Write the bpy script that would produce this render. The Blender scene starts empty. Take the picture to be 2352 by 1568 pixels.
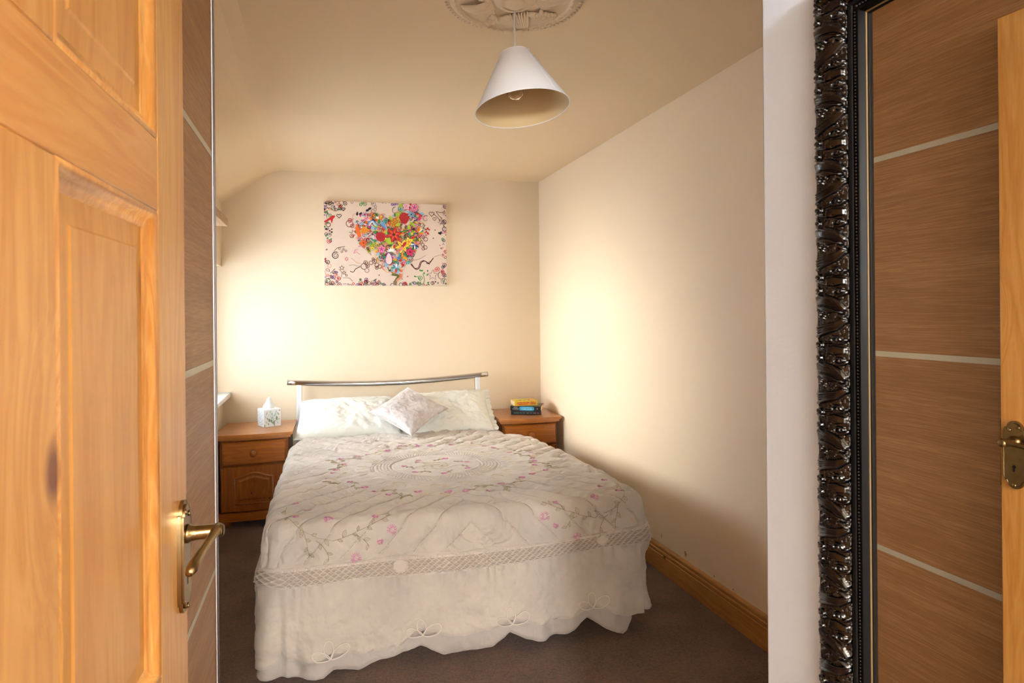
import bpy, math, random
import numpy as np
from mathutils import Vector, Matrix, Euler
from mathutils.geometry import tessellate_polygon
random.seed(7); rng = np.random.RandomState(11)
S = bpy.context.scene
PI = math.pi

# ------------------------------------------------------------------ camera, world, light
cam = bpy.data.cameras.new('camera'); camo = bpy.data.objects.new('camera', cam)
S.collection.objects.link(camo); S.camera = camo
camo.matrix_world = (Matrix.Translation((0, 0, 1.33)) @ Matrix.Rotation(math.radians(-18.1), 4, 'Z')
                     @ Matrix.Rotation(PI/2, 4, 'X') @ Matrix.Rotation(math.radians(-.5), 4, 'Z'))
cam.sensor_width = 36; cam.lens = 36*1350/2352; cam.shift_y = -65/2352
cam.clip_start = .02; cam.clip_end = 200
cam.dof.use_dof = True; cam.dof.focus_distance = 2.2; cam.dof.aperture_fstop = 11

w = bpy.data.worlds.new('World'); S.world = w; w.use_nodes = True
bg = w.node_tree.nodes['Background']; bg.inputs[0].default_value = (.74, .87, 1, 1); bg.inputs[1].default_value = 6.6

def lamp(name, kind, loc, energy, color, rot=(0, 0, 0), **kw):
    l = bpy.data.lights.new(name, kind); l.energy = energy; l.color = color
    for k, v in kw.items(): setattr(l, k, v)
    o = bpy.data.objects.new(name, l); o.location = loc; o.rotation_euler = rot
    S.collection.objects.link(o); return o
# low hazy sun through the window on the left wall
sd = Vector((1, -.10, -.13)).normalized()
lamp('sun', 'SUN', (-6, 4, 3), 5.2, (1, .97, .90), sd.to_track_quat('-Z', 'Y').to_euler(), angle=math.radians(40))
lp = lamp('window_portal', 'AREA', (-1.02, 3.78, 1.23), 1, (1, 1, 1), (0, -PI/2, 0), shape='RECTANGLE', size=.95, size_y=1.3)
lp.data.cycles.is_portal = True
# added fill light behind the camera (a made-up fitting is built further down)
lamp('added_fill_light', 'POINT', (-.05, -2.9, 1.85), 285, (.90, .95, 1), shadow_soft_size=.2)

S.view_settings.view_transform = 'Standard'; S.view_settings.look = 'None'
S.view_settings.gamma = 1; S.view_settings.use_curve_mapping = False
S.view_settings.exposure = 0.70

# ------------------------------------------------------------------ helpers
def c_(r, g, b):
    f = lambda v: ((v/255+.055)/1.055)**2.4 if v > 10 else v/255/12.92
    return (f(r), f(g), f(b), 1)
def tag(o, label=None, cat=None, group=None, kind=None):
    if label: o['label'] = label
    if cat: o['category'] = cat
    if group: o['group'] = group
    if kind: o['kind'] = kind
    return o
def empty(name, loc, label, cat, group=None):
    o = bpy.data.objects.new(name, None); o.location = loc; o.empty_display_size = .1
    S.collection.objects.link(o); return tag(o, label, cat, group)
def worg(o):
    v = Vector((0, 0, 0))
    while o: v = v + Vector(o.location); o = o.parent
    return v
class MB:
    def __init__(s): s.v = []; s.f = []; s.m = []
    def add(s, vs, fs, M=None, mi=0):
        n = len(s.v)
        s.v += [tuple(M @ Vector(v)) if M is not None else tuple(v) for v in vs]
        s.f += [tuple(i+n for i in f) for f in fs]; s.m += [mi]*len(fs)
    def box(s, x0, y0, z0, x1, y1, z1, M=None, mi=0):
        s.add([(x0,y0,z0),(x1,y0,z0),(x1,y1,z0),(x0,y1,z0),(x0,y0,z1),(x1,y0,z1),(x1,y1,z1),(x0,y1,z1)],
              [(0,3,2,1),(4,5,6,7),(0,1,5,4),(1,2,6,5),(2,3,7,6),(3,0,4,7)], M, mi)
    def prism(s, pts, a0, a1, axis='z', M=None, mi=0):
        """pts 2-D polygon; axis x: pts=(y,z); y: pts=(x,z); z: pts=(x,y)"""
        def P(p, a): return {'x': (a, p[0], p[1]), 'y': (p[0], a, p[1]), 'z': (p[0], p[1], a)}[axis]
        n = len(pts); vs = [P(p, a0) for p in pts]+[P(p, a1) for p in pts]
        fs = [(i, (i+1) % n, n+(i+1) % n, n+i) for i in range(n)]
        tri = tessellate_polygon([[Vector((p[0], p[1], 0)) for p in pts]])
        fs += [tuple(t) for t in tri]+[tuple(n+i for i in reversed(t)) for t in tri]
        s.add(vs, fs, M, mi)
    def lathe(s, prof, M=None, n=24, mi=0):
        vs = []; fs = []
        for r, z in prof:
            for k in range(n): a = 2*PI*k/n; vs.append((r*math.cos(a), r*math.sin(a), z))
        for j in range(len(prof)-1):
            for k in range(n): k2 = (k+1) % n; fs.append((j*n+k, j*n+k2, (j+1)*n+k2, (j+1)*n+k))
        fs.append(tuple(reversed(range(n)))); fs.append(tuple(range((len(prof)-1)*n, len(prof)*n)))
        s.add(vs, fs, M, mi)
    def tube(s, pts, r, n=8, closed=False, mi=0, cap=True, M=None):
        pts = [Vector(p) for p in pts]; m = len(pts)
        rr = r if hasattr(r, '__len__') else [r]*m
        vs = []; fs = []; up = None
        for i, p in enumerate(pts):
            a = pts[(i-1) % m] if (closed or i > 0) else p; b = pts[(i+1) % m] if (closed or i < m-1) else p
            t = (b-a); t = t.normalized() if t.length > 1e-9 else Vector((0, 0, 1))
            if up is None: up = Vector((0, 0, 1)) if abs(t.z) < .9 else Vector((1, 0, 0))
            x = t.cross(up); x = x.normalized() if x.length > 1e-6 else t.orthogonal().normalized()
            y = x.cross(t).normalized(); up = y
            for k in range(n):
                q = 2*PI*k/n; vs.append(p+(x*math.cos(q)+y*math.sin(q))*rr[i])
        for i in range(m if closed else m-1):
            j = (i+1) % m
            for k in range(n): k2 = (k+1) % n; fs.append((i*n+k, i*n+k2, j*n+k2, j*n+k))
        if cap and not closed: fs.append(tuple(reversed(range(n)))); fs.append(tuple(range((m-1)*n, m*n)))
        s.add(vs, fs, M, mi)
    def ball(s, c, r, n=8, m=5, M=None, mi=0):
        r3 = r if hasattr(r, '__len__') else (r, r, r); vs = []; fs = []
        for j in range(m+1):
            t = PI*j/m
            for k in range(n):
                a = 2*PI*k/n; vs.append((c[0]+r3[0]*math.sin(t)*math.cos(a), c[1]+r3[1]*math.sin(t)*math.sin(a), c[2]-r3[2]*math.cos(t)))
        for j in range(m):
            for k in range(n): k2 = (k+1) % n; fs.append((j*n+k, j*n+k2, (j+1)*n+k2, (j+1)*n+k))
        s.add(vs, fs, M, mi)
    def build(s, name, mats, parent=None, smooth=False, bevel=0, origin=None, local=False, merge=False):
        if not isinstance(mats, (list, tuple)): mats = [mats]
        o = Vector((0, 0, 0)) if local else (worg(parent) if parent else Vector(origin or (0, 0, 0)))
        vs = [(v[0]-o.x, v[1]-o.y, v[2]-o.z) for v in s.v]
        me = bpy.data.meshes.new(name); me.from_pydata(vs, [], s.f)
        for m in mats: me.materials.append(m)
        if any(s.m): me.polygons.foreach_set('material_index', s.m)
        if smooth: me.polygons.foreach_set('use_smooth', [True]*len(me.polygons))
        me.update()
        ob = bpy.data.objects.new(name, me); S.collection.objects.link(ob)
        if parent: ob.parent = parent
        elif origin: ob.location = origin
        if bevel:
            b = ob.modifiers.new('bevel', 'BEVEL'); b.width = bevel; b.segments = 2; b.limit_method = 'ANGLE'; b.angle_limit = .6
            me.polygons.foreach_set('use_smooth', [True]*len(me.polygons))
            try: me.set_sharp_from_angle(angle=math.radians(40))
            except Exception: pass
        return ob
def smooth_by_angle(o, a=40):
    o.data.polygons.foreach_set('use_smooth', [True]*len(o.data.polygons)); o.data.set_sharp_from_angle(angle=math.radians(a)); return o
def npmesh(name, verts, quads, mats, parent, smooth=True):
    o = worg(parent) if parent else Vector((0, 0, 0))
    v = np.asarray(verts, dtype=np.float64)-np.array(o); q = np.asarray(quads, dtype=np.int32)
    me = bpy.data.meshes.new(name); me.vertices.add(len(v)); me.vertices.foreach_set('co', v.astype(np.float32).ravel())
    me.loops.add(q.size); me.polygons.add(len(q)); me.loops.foreach_set('vertex_index', q.ravel())
    me.polygons.foreach_set('loop_start', np.arange(0, q.size, q.shape[1], dtype=np.int32))
    me.polygons.foreach_set('use_smooth', np.ones(len(q), dtype=bool)*smooth)
    me.update(calc_edges=True); me.validate()
    for m in (mats if isinstance(mats, (list, tuple)) else [mats]): me.materials.append(m)
    ob = bpy.data.objects.new(name, me); S.collection.objects.link(ob); ob.parent = parent; return ob
def gridq(nr, nc, off=0):
    i = np.arange(nr-1)[:, None]*nc+np.arange(nc-1)[None, :]
    return (np.stack([i, i+1, i+nc+1, i+nc], -1).reshape(-1, 4)+off)
def copy_tree(o, parent=None):
    c = o.copy(); S.collection.objects.link(c); c.parent = parent
    for ch in list(o.children): copy_tree(ch, c)
    return c
_lat = {}
def vnoise(x, y, seed=0):
    if seed not in _lat: _lat[seed] = np.random.RandomState(seed+100).rand(256, 256)
    L = _lat[seed]; x = np.asarray(x, float); y = np.asarray(y, float)
    xi = np.floor(x).astype(int); yi = np.floor(y).astype(int); fx = x-xi; fy = y-yi
    fx = fx*fx*fx*(fx*(fx*6-15)+10); fy = fy*fy*fy*(fy*(fy*6-15)+10)
    g = lambda a, b: L[a & 255, b & 255]
    return ((g(xi, yi)*(1-fx)+g(xi+1, yi)*fx)*(1-fy)+(g(xi, yi+1)*(1-fx)+g(xi+1, yi+1)*fx)*fy)*2-1
def fbm(x, y, seed=0, o=3):
    r = 0; a = 1; t = 0
    for k in range(o): r = r+a*vnoise(np.asarray(x)*2**k+k*13.7, np.asarray(y)*2**k+k*7.3, seed+k); t += a; a *= .5
    return r/t
def ss(a, b, x): t = np.clip((np.asarray(x, float)-a)/(b-a), 0, 1); return t*t*(3-2*t)

# ------------------------------------------------------------------ materials
def nmat(name):
    m = bpy.data.materials.new(name); m.use_nodes = True; nt = m.node_tree
    return m, nt, nt.nodes['Principled BSDF']
def N(nt, t, **kw):
    n = nt.nodes.new(t)
    for k, v in kw.items():
        if k.startswith('_'): setattr(n, k[1:], v)
        else: n.inputs[k.replace('__', ' ')].default_value = v
    return n
def plain(name, col, rough=.5, metal=0, bump=0, bscale=200, var=0, vscale=3, spec=.5, coat=0, sheen=0, emit=None, trans=0, ior=1.5):
    m, nt, b = nmat(name)
    b.inputs['Base Color'].default_value = col; b.inputs['Roughness'].default_value = rough; b.inputs['Metallic'].default_value = metal
    b.inputs['Specular IOR Level'].default_value = spec; b.inputs['Coat Weight'].default_value = coat; b.inputs['Coat Roughness'].default_value = .15
    b.inputs['Sheen Weight'].default_value = sheen; b.inputs['Transmission Weight'].default_value = trans; b.inputs['IOR'].default_value = ior
    if emit: b.inputs['Emission Color'].default_value = emit[0]; b.inputs['Emission Strength'].default_value = emit[1]
    tc = N(nt, 'ShaderNodeTexCoord')
    if var:
        n = N(nt, 'ShaderNodeTexNoise', Scale=vscale, Detail=5.0); nt.links.new(tc.outputs['Object'], n.inputs['Vector'])
        mx = N(nt, 'ShaderNodeMixRGB'); mx.inputs[1].default_value = tuple(c*(1-var) for c in col[:3])+(1,); mx.inputs[2].default_value = tuple(min(1, c*(1+var)) for c in col[:3])+(1,)
        nt.links.new(n.outputs['Fac'], mx.inputs[0]); nt.links.new(mx.outputs[0], b.inputs['Base Color'])
    if bump:
        n = N(nt, 'ShaderNodeTexNoise', Scale=bscale, Detail=4.0); nt.links.new(tc.outputs['Object'], n.inputs['Vector'])
        bp = N(nt, 'ShaderNodeBump', Strength=bump, Distance=.002); nt.links.new(n.outputs['Fac'], bp.inputs['Height']); nt.links.new(bp.outputs[0], b.inputs['Normal'])
    return m
def ramp(nt, stops):
    r = N(nt, 'ShaderNodeValToRGB'); e = r.color_ramp.elements
    e[0].position, e[0].color = stops[0]; e[1].position, e[1].color = stops[-1]
    for p, c in stops[1:-1]: q = e.new(p); q.color = c
    return r
def wood(name, light, dark, grain='z', flat='x', freq=22, knots=0, kcol=c_(95, 45, 15), rough=.35, coat=.3, fine=.35, off=0, bandc=.55, bump=.08, kscale=3.2):
    m, nt, b = nmat(name); L = nt.links
    tc = N(nt, 'ShaderNodeTexCoord'); mp = N(nt, 'ShaderNodeMapping'); L.new(tc.outputs['Object'], mp.inputs['Vector'])
    lg = .03 if 'veneer' in name else .09; st = {'x': (lg, 1, 1), 'y': (1, lg, 1), 'z': (1, 1, lg)}[grain]
    mp.inputs['Scale'].default_value = st; mp.inputs['Location'].default_value = (off, off*1.7, off*.6)
    # knots: cells stretched along the grain
    kf = None; vec = mp.outputs[0]
    if knots:
        mk = N(nt, 'ShaderNodeMapping'); L.new(tc.outputs['Object'], mk.inputs['Vector'])
        fs_ = list({'x': (.55, 1, 1), 'y': (1, .55, 1), 'z': (1, 1, .55)}[grain]); fs_['xyz'.index(flat)] = 0; mk.inputs['Scale'].default_value = fs_; mk.inputs['Location'].default_value = (off*2, off, off*3+.3)
        vo = N(nt, 'ShaderNodeTexVoronoi', _voronoi_dimensions='2D', Scale=kscale)
        sep = N(nt, 'ShaderNodeSeparateXYZ'); cmb = N(nt, 'ShaderNodeCombineXYZ'); L.new(mk.outputs[0], sep.inputs[0])
        ia, ib = [k for k in range(3) if k != 'xyz'.index(flat)]; L.new(sep.outputs[ia], cmb.inputs[0]); L.new(sep.outputs[ib], cmb.inputs[1]); L.new(cmb.outputs[0], vo.inputs['Vector'])
        kf = N(nt, 'ShaderNodeMapRange'); kf.inputs['From Min'].default_value = .022*knots; kf.inputs['From Max'].default_value = .055*knots
        kf.inputs['To Min'].default_value = 1; kf.inputs['To Max'].default_value = 0; L.new(vo.outputs['Distance'], kf.inputs['Value'])
        kd = N(nt, 'ShaderNodeMapRange'); kd.inputs['From Min'].default_value = 0; kd.inputs['From Max'].default_value = .22; kd.inputs['To Min'].default_value = .035; kd.inputs['To Max'].default_value = 0
        L.new(vo.outputs['Distance'], kd.inputs['Value'])
        ad = N(nt, 'ShaderNodeVectorMath', _operation='ADD'); L.new(vec, ad.inputs[0]); L.new(kd.outputs[0], ad.inputs[1]); vec = ad.outputs[0]
    n1 = N(nt, 'ShaderNodeTexNoise', Scale=freq, Detail=3.0, Roughness=.5, Distortion=.6); L.new(vec, n1.inputs['Vector'])
    ma = N(nt, 'ShaderNodeMath', _operation='MULTIPLY'); ma.inputs[1].default_value = 5; L.new(n1.outputs['Fac'], ma.inputs[0])
    pp = N(nt, 'ShaderNodeMath', _operation='PINGPONG'); pp.inputs[1].default_value = .5; L.new(ma.outputs[0], pp.inputs[0])
    n2 = N(nt, 'ShaderNodeTexNoise', Scale=freq*9, Detail=4.0, Roughness=.6); L.new(vec, n2.inputs['Vector'])
    n3 = N(nt, 'ShaderNodeTexNoise', Scale=freq*.3, Detail=2.0); L.new(vec, n3.inputs['Vector'])
    a1 = N(nt, 'ShaderNodeMath', _operation='MULTIPLY'); a1.inputs[1].default_value = bandc; L.new(pp.outputs[0], a1.inputs[0])
    a2 = N(nt, 'ShaderNodeMath', _operation='MULTIPLY_ADD'); a2.inputs[1].default_value = fine; L.new(n2.outputs['Fac'], a2.inputs[0]); L.new(a1.outputs[0], a2.inputs[2])
    a3 = N(nt, 'ShaderNodeMath', _operation='MULTIPLY_ADD'); a3.inputs[1].default_value = .6; L.new(n3.outputs['Fac'], a3.inputs[0]); L.new(a2.outputs[0], a3.inputs[2])
    mr = N(nt, 'ShaderNodeMapRange'); mr.inputs['From Min'].default_value = .3; mr.inputs['From Max'].default_value = .95; L.new(a3.outputs[0], mr.inputs['Value'])
    mx = N(nt, 'ShaderNodeMixRGB'); mx.inputs[1].default_value = light; mx.inputs[2].default_value = dark; L.new(mr.outputs[0], mx.inputs[0]); out = mx.outputs[0]
    if kf:
        mk2 = N(nt, 'ShaderNodeMixRGB'); mk2.inputs[2].default_value = kcol; L.new(kf.outputs[0], mk2.inputs[0]); L.new(out, mk2.inputs[1]); out = mk2.outputs[0]
    L.new(out, b.inputs['Base Color']); b.inputs['Roughness'].default_value = rough; b.inputs['Coat Weight'].default_value = coat; b.inputs['Coat Roughness'].default_value = .25
    bp = N(nt, 'ShaderNodeBump', Strength=bump, Distance=.001); L.new(n2.outputs['Fac'], bp.inputs['Height']); L.new(bp.outputs[0], b.inputs['Normal'])
    return m
PL, PD = c_(226, 172, 96), c_(192, 124, 50)
pine_z = wood('orange pine, grain upright', PL, PD, 'z', 'x', 26, 1, c_(120, 62, 24), .32, .35)
pine_z2 = wood('orange pine panel, grain upright', c_(224, 168, 92), c_(194, 128, 54), 'z', 'x', 18, 1.0, c_(120, 62, 24), .32, .35, off=1.3)
pine_x = wood('orange pine, grain across', c_(226, 168, 94), c_(200, 130, 58), 'y', 'x', 26, .8, c_(120, 62, 24), .32, .35, off=.4)
mould_z = wood('pine moulding', c_(236, 180, 104), c_(196, 120, 44), 'z', 'x', 60, .8, c_(120, 60, 20), .28, .4)
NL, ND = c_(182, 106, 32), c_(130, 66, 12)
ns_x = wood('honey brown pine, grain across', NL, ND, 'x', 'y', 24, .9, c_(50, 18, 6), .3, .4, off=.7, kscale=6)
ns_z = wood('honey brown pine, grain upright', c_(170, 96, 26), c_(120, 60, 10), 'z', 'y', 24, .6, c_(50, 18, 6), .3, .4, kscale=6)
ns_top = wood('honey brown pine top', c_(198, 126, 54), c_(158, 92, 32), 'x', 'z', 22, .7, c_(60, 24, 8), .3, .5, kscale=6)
oak = wood('brown oak veneer, grain across', c_(212, 164, 112), c_(162, 114, 70), 'y', 'x', 40, 0, rough=.45, coat=0, fine=.95, bandc=.3, bump=.3)
oak_shelf = wood('oak shelf', c_(190, 150, 108), c_(150, 108, 70), 'y', 'x', 30, 0, rough=.5, coat=.05)
skirt_w = wood('pine skirting', c_(205, 150, 84), c_(168, 110, 50), 'y', 'x', 24, .8, c_(80, 40, 16), .4, .2, kscale=4.5)
skirt_x = wood('pine skirting across', c_(205, 150, 84), c_(168, 110, 50), 'x', 'y', 24, .8, c_(80, 40, 16), .4, .2)
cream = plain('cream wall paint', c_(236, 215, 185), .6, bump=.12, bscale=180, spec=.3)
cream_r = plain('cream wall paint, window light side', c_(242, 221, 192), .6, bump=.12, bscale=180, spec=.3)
ceilm = plain('cream ceiling paint', c_(242, 216, 180), .7, bump=.15, bscale=140, spec=.2)
rosem = plain('cream plaster ornament', c_(242, 220, 190), .6, spec=.3)
whitewall = plain('white wall paint', c_(220, 234, 255), .65, bump=.15, bscale=160, spec=.3)
offwhite = plain('landing wall paint', c_(235, 230, 222), .7)
frame_w = plain('white window paint', c_(240, 240, 238), .35)
chrome = plain('polished chrome', c_(205, 205, 208), .12, 1)
alu = plain('silver aluminium', c_(215, 215, 222), .28, 1)
strip = plain('pale champagne strip', c_(205, 198, 180), .4, .2)
white_metal = plain('white enamelled metal', c_(232, 234, 236), .3, coat=.3)
brass = plain('aged brass', c_(152, 130, 92), .26, 1, var=.25, vscale=60, bump=.1, bscale=120)
dark = plain('dark recess', c_(14, 11, 10), .8)
blackf = plain('glossy black lacquer', c_(5, 5, 7), .2, coat=.5, spec=.5)
blackm = plain('black bed frame steel', c_(30, 30, 34), .4)
goldf = plain('gold slip', c_(112, 90, 56), .5, .2)
mirrorm = plain('mirror silver', (.93, .93, .92, 1), .0, 1)
glass = plain('clear glass', (1, 1, 1, 1), 0, trans=1, ior=1.05)
bulbg = plain('clear bulb glass', (1, 1, 1, 1), 0.02, trans=1, ior=1.12)
fabw = plain('ivory cotton', c_(226, 225, 216), .85, var=.03, vscale=8, bump=.25, bscale=900, sheen=.2, spec=.2)
matm = plain('mattress ticking', c_(225, 222, 214), .9, bump=.2)
paper = plain('white tissue', c_(245, 248, 248), .8)
boxw = plain('white card', c_(232, 238, 240), .55)
leaf1 = plain('sage green print', c_(150, 178, 162), .6); leaf2 = plain('pale teal print', c_(178, 208, 204), .6); leaf3 = plain('grey green print', c_(132, 154, 134), .6)
# bedspread cloth: ivory with a faint stained mottling
def cloth(name, a, b2, bscale=1400, bstr=.25, crease=.22):
    m, nt, b = nmat(name); L = nt.links; tc = N(nt, 'ShaderNodeTexCoord')
    n = N(nt, 'ShaderNodeTexNoise', Scale=4.0, Detail=4.0); L.new(tc.outputs['Object'], n.inputs['Vector'])
    r = ramp(nt, [(.35, a), (.68, b2)]); L.new(n.outputs['Fac'], r.inputs[0]); L.new(r.outputs[0], b.inputs['Base Color'])
    n2 = N(nt, 'ShaderNodeTexNoise', Scale=bscale, Detail=2.0); L.new(tc.outputs['Object'], n2.inputs['Vector'])
    bp = N(nt, 'ShaderNodeBump', Strength=bstr, Distance=.0008); L.new(n2.outputs['Fac'], bp.inputs['Height'])
    n3 = N(nt, 'ShaderNodeTexNoise', Scale=7.5, Detail=3.0, Roughness=.5, Distortion=.5); L.new(tc.outputs['Object'], n3.inputs['Vector'])
    mm = N(nt, 'ShaderNodeMath', _operation='PINGPONG'); mm.inputs[1].default_value = .16; L.new(n3.outputs['Fac'], mm.inputs[0])
    b3 = N(nt, 'ShaderNodeBump', Strength=crease, Distance=.06); L.new(mm.outputs[0], b3.inputs['Height']); L.new(bp.outputs[0], b3.inputs['Normal']); L.new(b3.outputs[0], b.inputs['Normal'])
    b.inputs['Roughness'].default_value = .8; b.inputs['Sheen Weight'].default_value = .25; b.inputs['Specular IOR Level'].default_value = .25
    return m
coverm = cloth('ivory quilted cotton', c_(204, 193, 181), c_(186, 176, 166))
frillm = cloth('ivory frill cotton', c_(190, 181, 173), c_(174, 164, 156))
lacem = cloth('ivory smocked lace', c_(208, 197, 186), c_(198, 186, 175))
pink = plain('pink embroidery thread', c_(198, 118, 160), .6); pinkl = plain('pale pink embroidery thread', c_(218, 150, 180), .6)
thread = plain('brown green embroidery thread', c_(156, 138, 104), .7); threadl = plain('pale beige thread', c_(214, 196, 164), .7)
cordm = plain('ivory cord', c_(228, 216, 206), .8)
# velvet cushion
def velvet():
    m, nt, b = nmat('silver mauve crushed velvet'); L = nt.links; tc = N(nt, 'ShaderNodeTexCoord')
    n = N(nt, 'ShaderNodeTexNoise', Scale=16.0, Detail=6.0, Distortion=1.2); L.new(tc.outputs['Object'], n.inputs['Vector'])
    r = ramp(nt, [(.3, c_(176, 168, 166)), (.7, c_(210, 203, 202))]); L.new(n.outputs['Fac'], r.inputs[0]); L.new(r.outputs[0], b.inputs['Base Color'])
    b.inputs['Roughness'].default_value = .45; b.inputs['Sheen Weight'].default_value = 1; b.inputs['Sheen Roughness'].default_value = .35; b.inputs['Metallic'].default_value = .15
    n2 = N(nt, 'ShaderNodeTexNoise', Scale=55.0, Detail=5.0, Distortion=.8); L.new(tc.outputs['Object'], n2.inputs['Vector'])
    bp = N(nt, 'ShaderNodeBump', Strength=.5, Distance=.003); L.new(n2.outputs['Fac'], bp.inputs['Height']); L.new(bp.outputs[0], b.inputs['Normal']); return m
velv = velvet()
def carpet():
    m, nt, b = nmat('brown carpet'); L = nt.links; tc = N(nt, 'ShaderNodeTexCoord')
    n = N(nt, 'ShaderNodeTexNoise', Scale=120.0, Detail=5.0, Roughness=.75); L.new(tc.outputs['Object'], n.inputs['Vector'])
    n0 = N(nt, 'ShaderNodeTexNoise', Scale=5.0, Detail=5.0); L.new(tc.outputs['Object'], n0.inputs['Vector'])
    ad = N(nt, 'ShaderNodeMath', _operation='MULTIPLY_ADD'); ad.inputs[1].default_value = .5; L.new(n0.outputs['Fac'], ad.inputs[0]); L.new(n.outputs['Fac'], ad.inputs[2])
    r = ramp(nt, [(.52, c_(56, 34, 22)), (.95, c_(138, 98, 72))]); L.new(ad.outputs[0], r.inputs[0]); L.new(r.outputs[0], b.inputs['Base Color'])
    b.inputs['Roughness'].default_value = .95; b.inputs['Sheen Weight'].default_value = .3
    bp = N(nt, 'ShaderNodeBump', Strength=.9, Distance=.006); L.new(n.outputs['Fac'], bp.inputs['Height']); L.new(bp.outputs[0], b.inputs['Normal']); return m
carpetm = carpet()
shade_out = plain('white fabric shade', c_(250, 250, 252), .8, bump=.1, bscale=500)
shade_in = plain('pale gold shade lining', c_(222, 194, 146), .6)

# ------------------------------------------------------------------ the setting
FZ, CZ = -.02, 2.385
def struct(name, mb, mat, bevel=0, parent=None, smooth=False):
    o = mb.build(name, mat, parent, bevel=bevel, smooth=smooth)
    if not parent: o['kind'] = 'structure'
    return o
b = MB(); b.box(-1.5, -4.1, FZ-.1, 1.95, 5.1, FZ); struct('floor', b, carpetm)
b = MB(); b.box(-1.5, -4.1, CZ, 1.95, 5.1, CZ+.1)
b.prism([(-.68, CZ+.001), (-.68, 2.125), (-.664, 2.137), (-.36, 2.348), (-.31, 2.372), (-.25, CZ+.001)], 1.9, 4.8, 'y')   # sloped coving along the window wall
struct('ceiling', b, ceilm)
# back wall, a little out of square with the side walls
wd = Vector((.9966, -.082, 0)); P0 = Vector((1.697, 4.439, 0)); wn = Vector((.082, .9966, 0))
def wpt(x, off=0): t = (x-P0.x)/wd.x; p = P0+wd*t-wn*off; return (x-wn.x*off*0, p.y)
b = MB(); L0 = wpt(-1.05); R0 = wpt(1.8)
b.prism([L0, R0, (R0[0], R0[1]+.15), (L0[0], L0[1]+.15)], FZ, CZ+.02); struct('wall_back', b, cream)
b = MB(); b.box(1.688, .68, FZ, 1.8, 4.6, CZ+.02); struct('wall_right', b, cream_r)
wall_r = bpy.data.objects['wall_right']; chipm = plain('bare plaster chip', c_(196, 150, 92), .8)
for yc, zc_, w_, h_, sd_ in ((2.47, .148, .011, .028, 1), (2.68, .160, .003, .030, 2), (2.25, .132, .004, .012, 3), (2.12, .128, .005, .010, 4)):
    rc = random.Random(sd_); b = MB(); b.prism([(yc+w_*(.6+.6*rc.random())*math.cos(t), zc_+h_*.5*(.6+.6*rc.random())*math.sin(t)) for t in [2*PI*k/11 for k in range(11)]], 1.6874, 1.6885, 'x'); b.build('paint_chip', chipm, wall_r)
# window wall with its opening; the far reveal is the back wall itself
WY0, WY1, WZ0, WZ1 = 3.15, 4.80, .755, 1.68
b = MB()
b.box(-1.0, 1.9, FZ, -.664, WY0, 2.2); b.box(-1.0, WY0, FZ, -.664, WY1, WZ0); b.box(-1.0, WY0, WZ1, -.664, WY1, 2.2)
b.box(-1.0, -.05, FZ, -.90, 1.9, CZ+.02); b.box(-1.0, 1.9, 2.2, -.664, WY1, CZ+.02); b.box(-.92, 1.875, FZ, -.664, 1.9, CZ+.02)
struct('wall_left', b, cream)
b = MB(); b.box(.655, .06, FZ, .75, .7456, CZ+.02); b.box(.74, .64, FZ, 1.72, .7456, CZ+.02); struct('wall_partition', b, whitewall, .004)
b = MB(); b.box(-1.0, -.05, FZ, -.235, .06, CZ+.02); b.box(.645, -.05, FZ, .76, .07, CZ+.02); b.box(-.235, -.05, 2.03, .645, .06, CZ+.02); struct('wall_front', b, offwhite)
b = MB(); b.box(-1.1, -4.0, FZ, -1.0, -.05, CZ+.02); struct('wall_landing_left', b, offwhite)
b = MB(); b.box(1.2, -4.0, FZ, 1.3, -.05, CZ+.02); b.box(.7, -.12, FZ, 1.3, -.05, CZ+.02); struct('wall_landing_right', b, offwhite)
b = MB(); b.box(-1.1, -4.1, FZ, 1.3, -4.0, CZ+.02); struct('wall_landing_back', b, offwhite)
# skirting boards with their moulded top
prof = [(0, 0), (.018, 0), (.018, .088), (.015, .091), (.015, .095), (.018, .099), (.0175, .108), (.013, .113), (.014, .118), (.013, .127), (.008, .134), (.004, .138), (0, .138)]
b = MB(); b.prism([(1.688-a, FZ+z) for a, z in prof], .7456, 4.43, 'y'); smooth_by_angle(struct('baseboard_right', b, skirt_w), 25)
b = MB(); b.prism([(-.664+a, FZ+z) for a, z in prof], 1.9, 4.62, 'y'); smooth_by_angle(struct('baseboard_left', b, skirt_w), 25)
b = MB(); ang = math.atan2(wd.y, wd.x)
Mb = Matrix.Translation((-.64, wpt(-.64)[1], 0)) @ Matrix.Rotation(ang, 4, 'Z')
b.prism([(-a, FZ+z) for a, z in prof], 0, 2.32, 'x', Mb); smooth_by_angle(struct('baseboard_back', b, skirt_x), 25)
# window: frame, glazing bar, panes, sill
wf = bpy.data.objects.new('window_1', None); wf.location = (-.97, 3.9, WZ0); S.collection.objects.link(wf); wf['kind'] = 'structure'
b = MB()
for y0, y1, z0, z1 in [(WY0, WY0+.05, WZ0, WZ1), (4.36, 4.42, WZ0, WZ1), (WY0, 4.42, WZ0, WZ0+.05), (WY0, 4.42, WZ1-.05, WZ1)]: b.box(-.995, y0, z0, -.945, y1, z1)
b.build('window_frame', frame_w, wf, bevel=.004)
b = MB(); b.box(-.998, 4.42, WZ0, -.80, 4.66, WZ1); b.build('added_reveal_box', frame_w, wf, bevel=.003)  # added box that keeps window light from grazing the back wall
b = MB(); b.box(-.99, 3.87, WZ0+.05, -.95, 3.91, WZ1-.05); b.build('glazing_bar', frame_w, wf, bevel=.003)
for y0, y1 in ((WY0+.05, 3.87), (3.91, 4.36)):
    b = MB(); b.box(-.975, y0, WZ0+.05, -.969, y1, WZ1-.05); b.build('pane', glass, wf)
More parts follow.
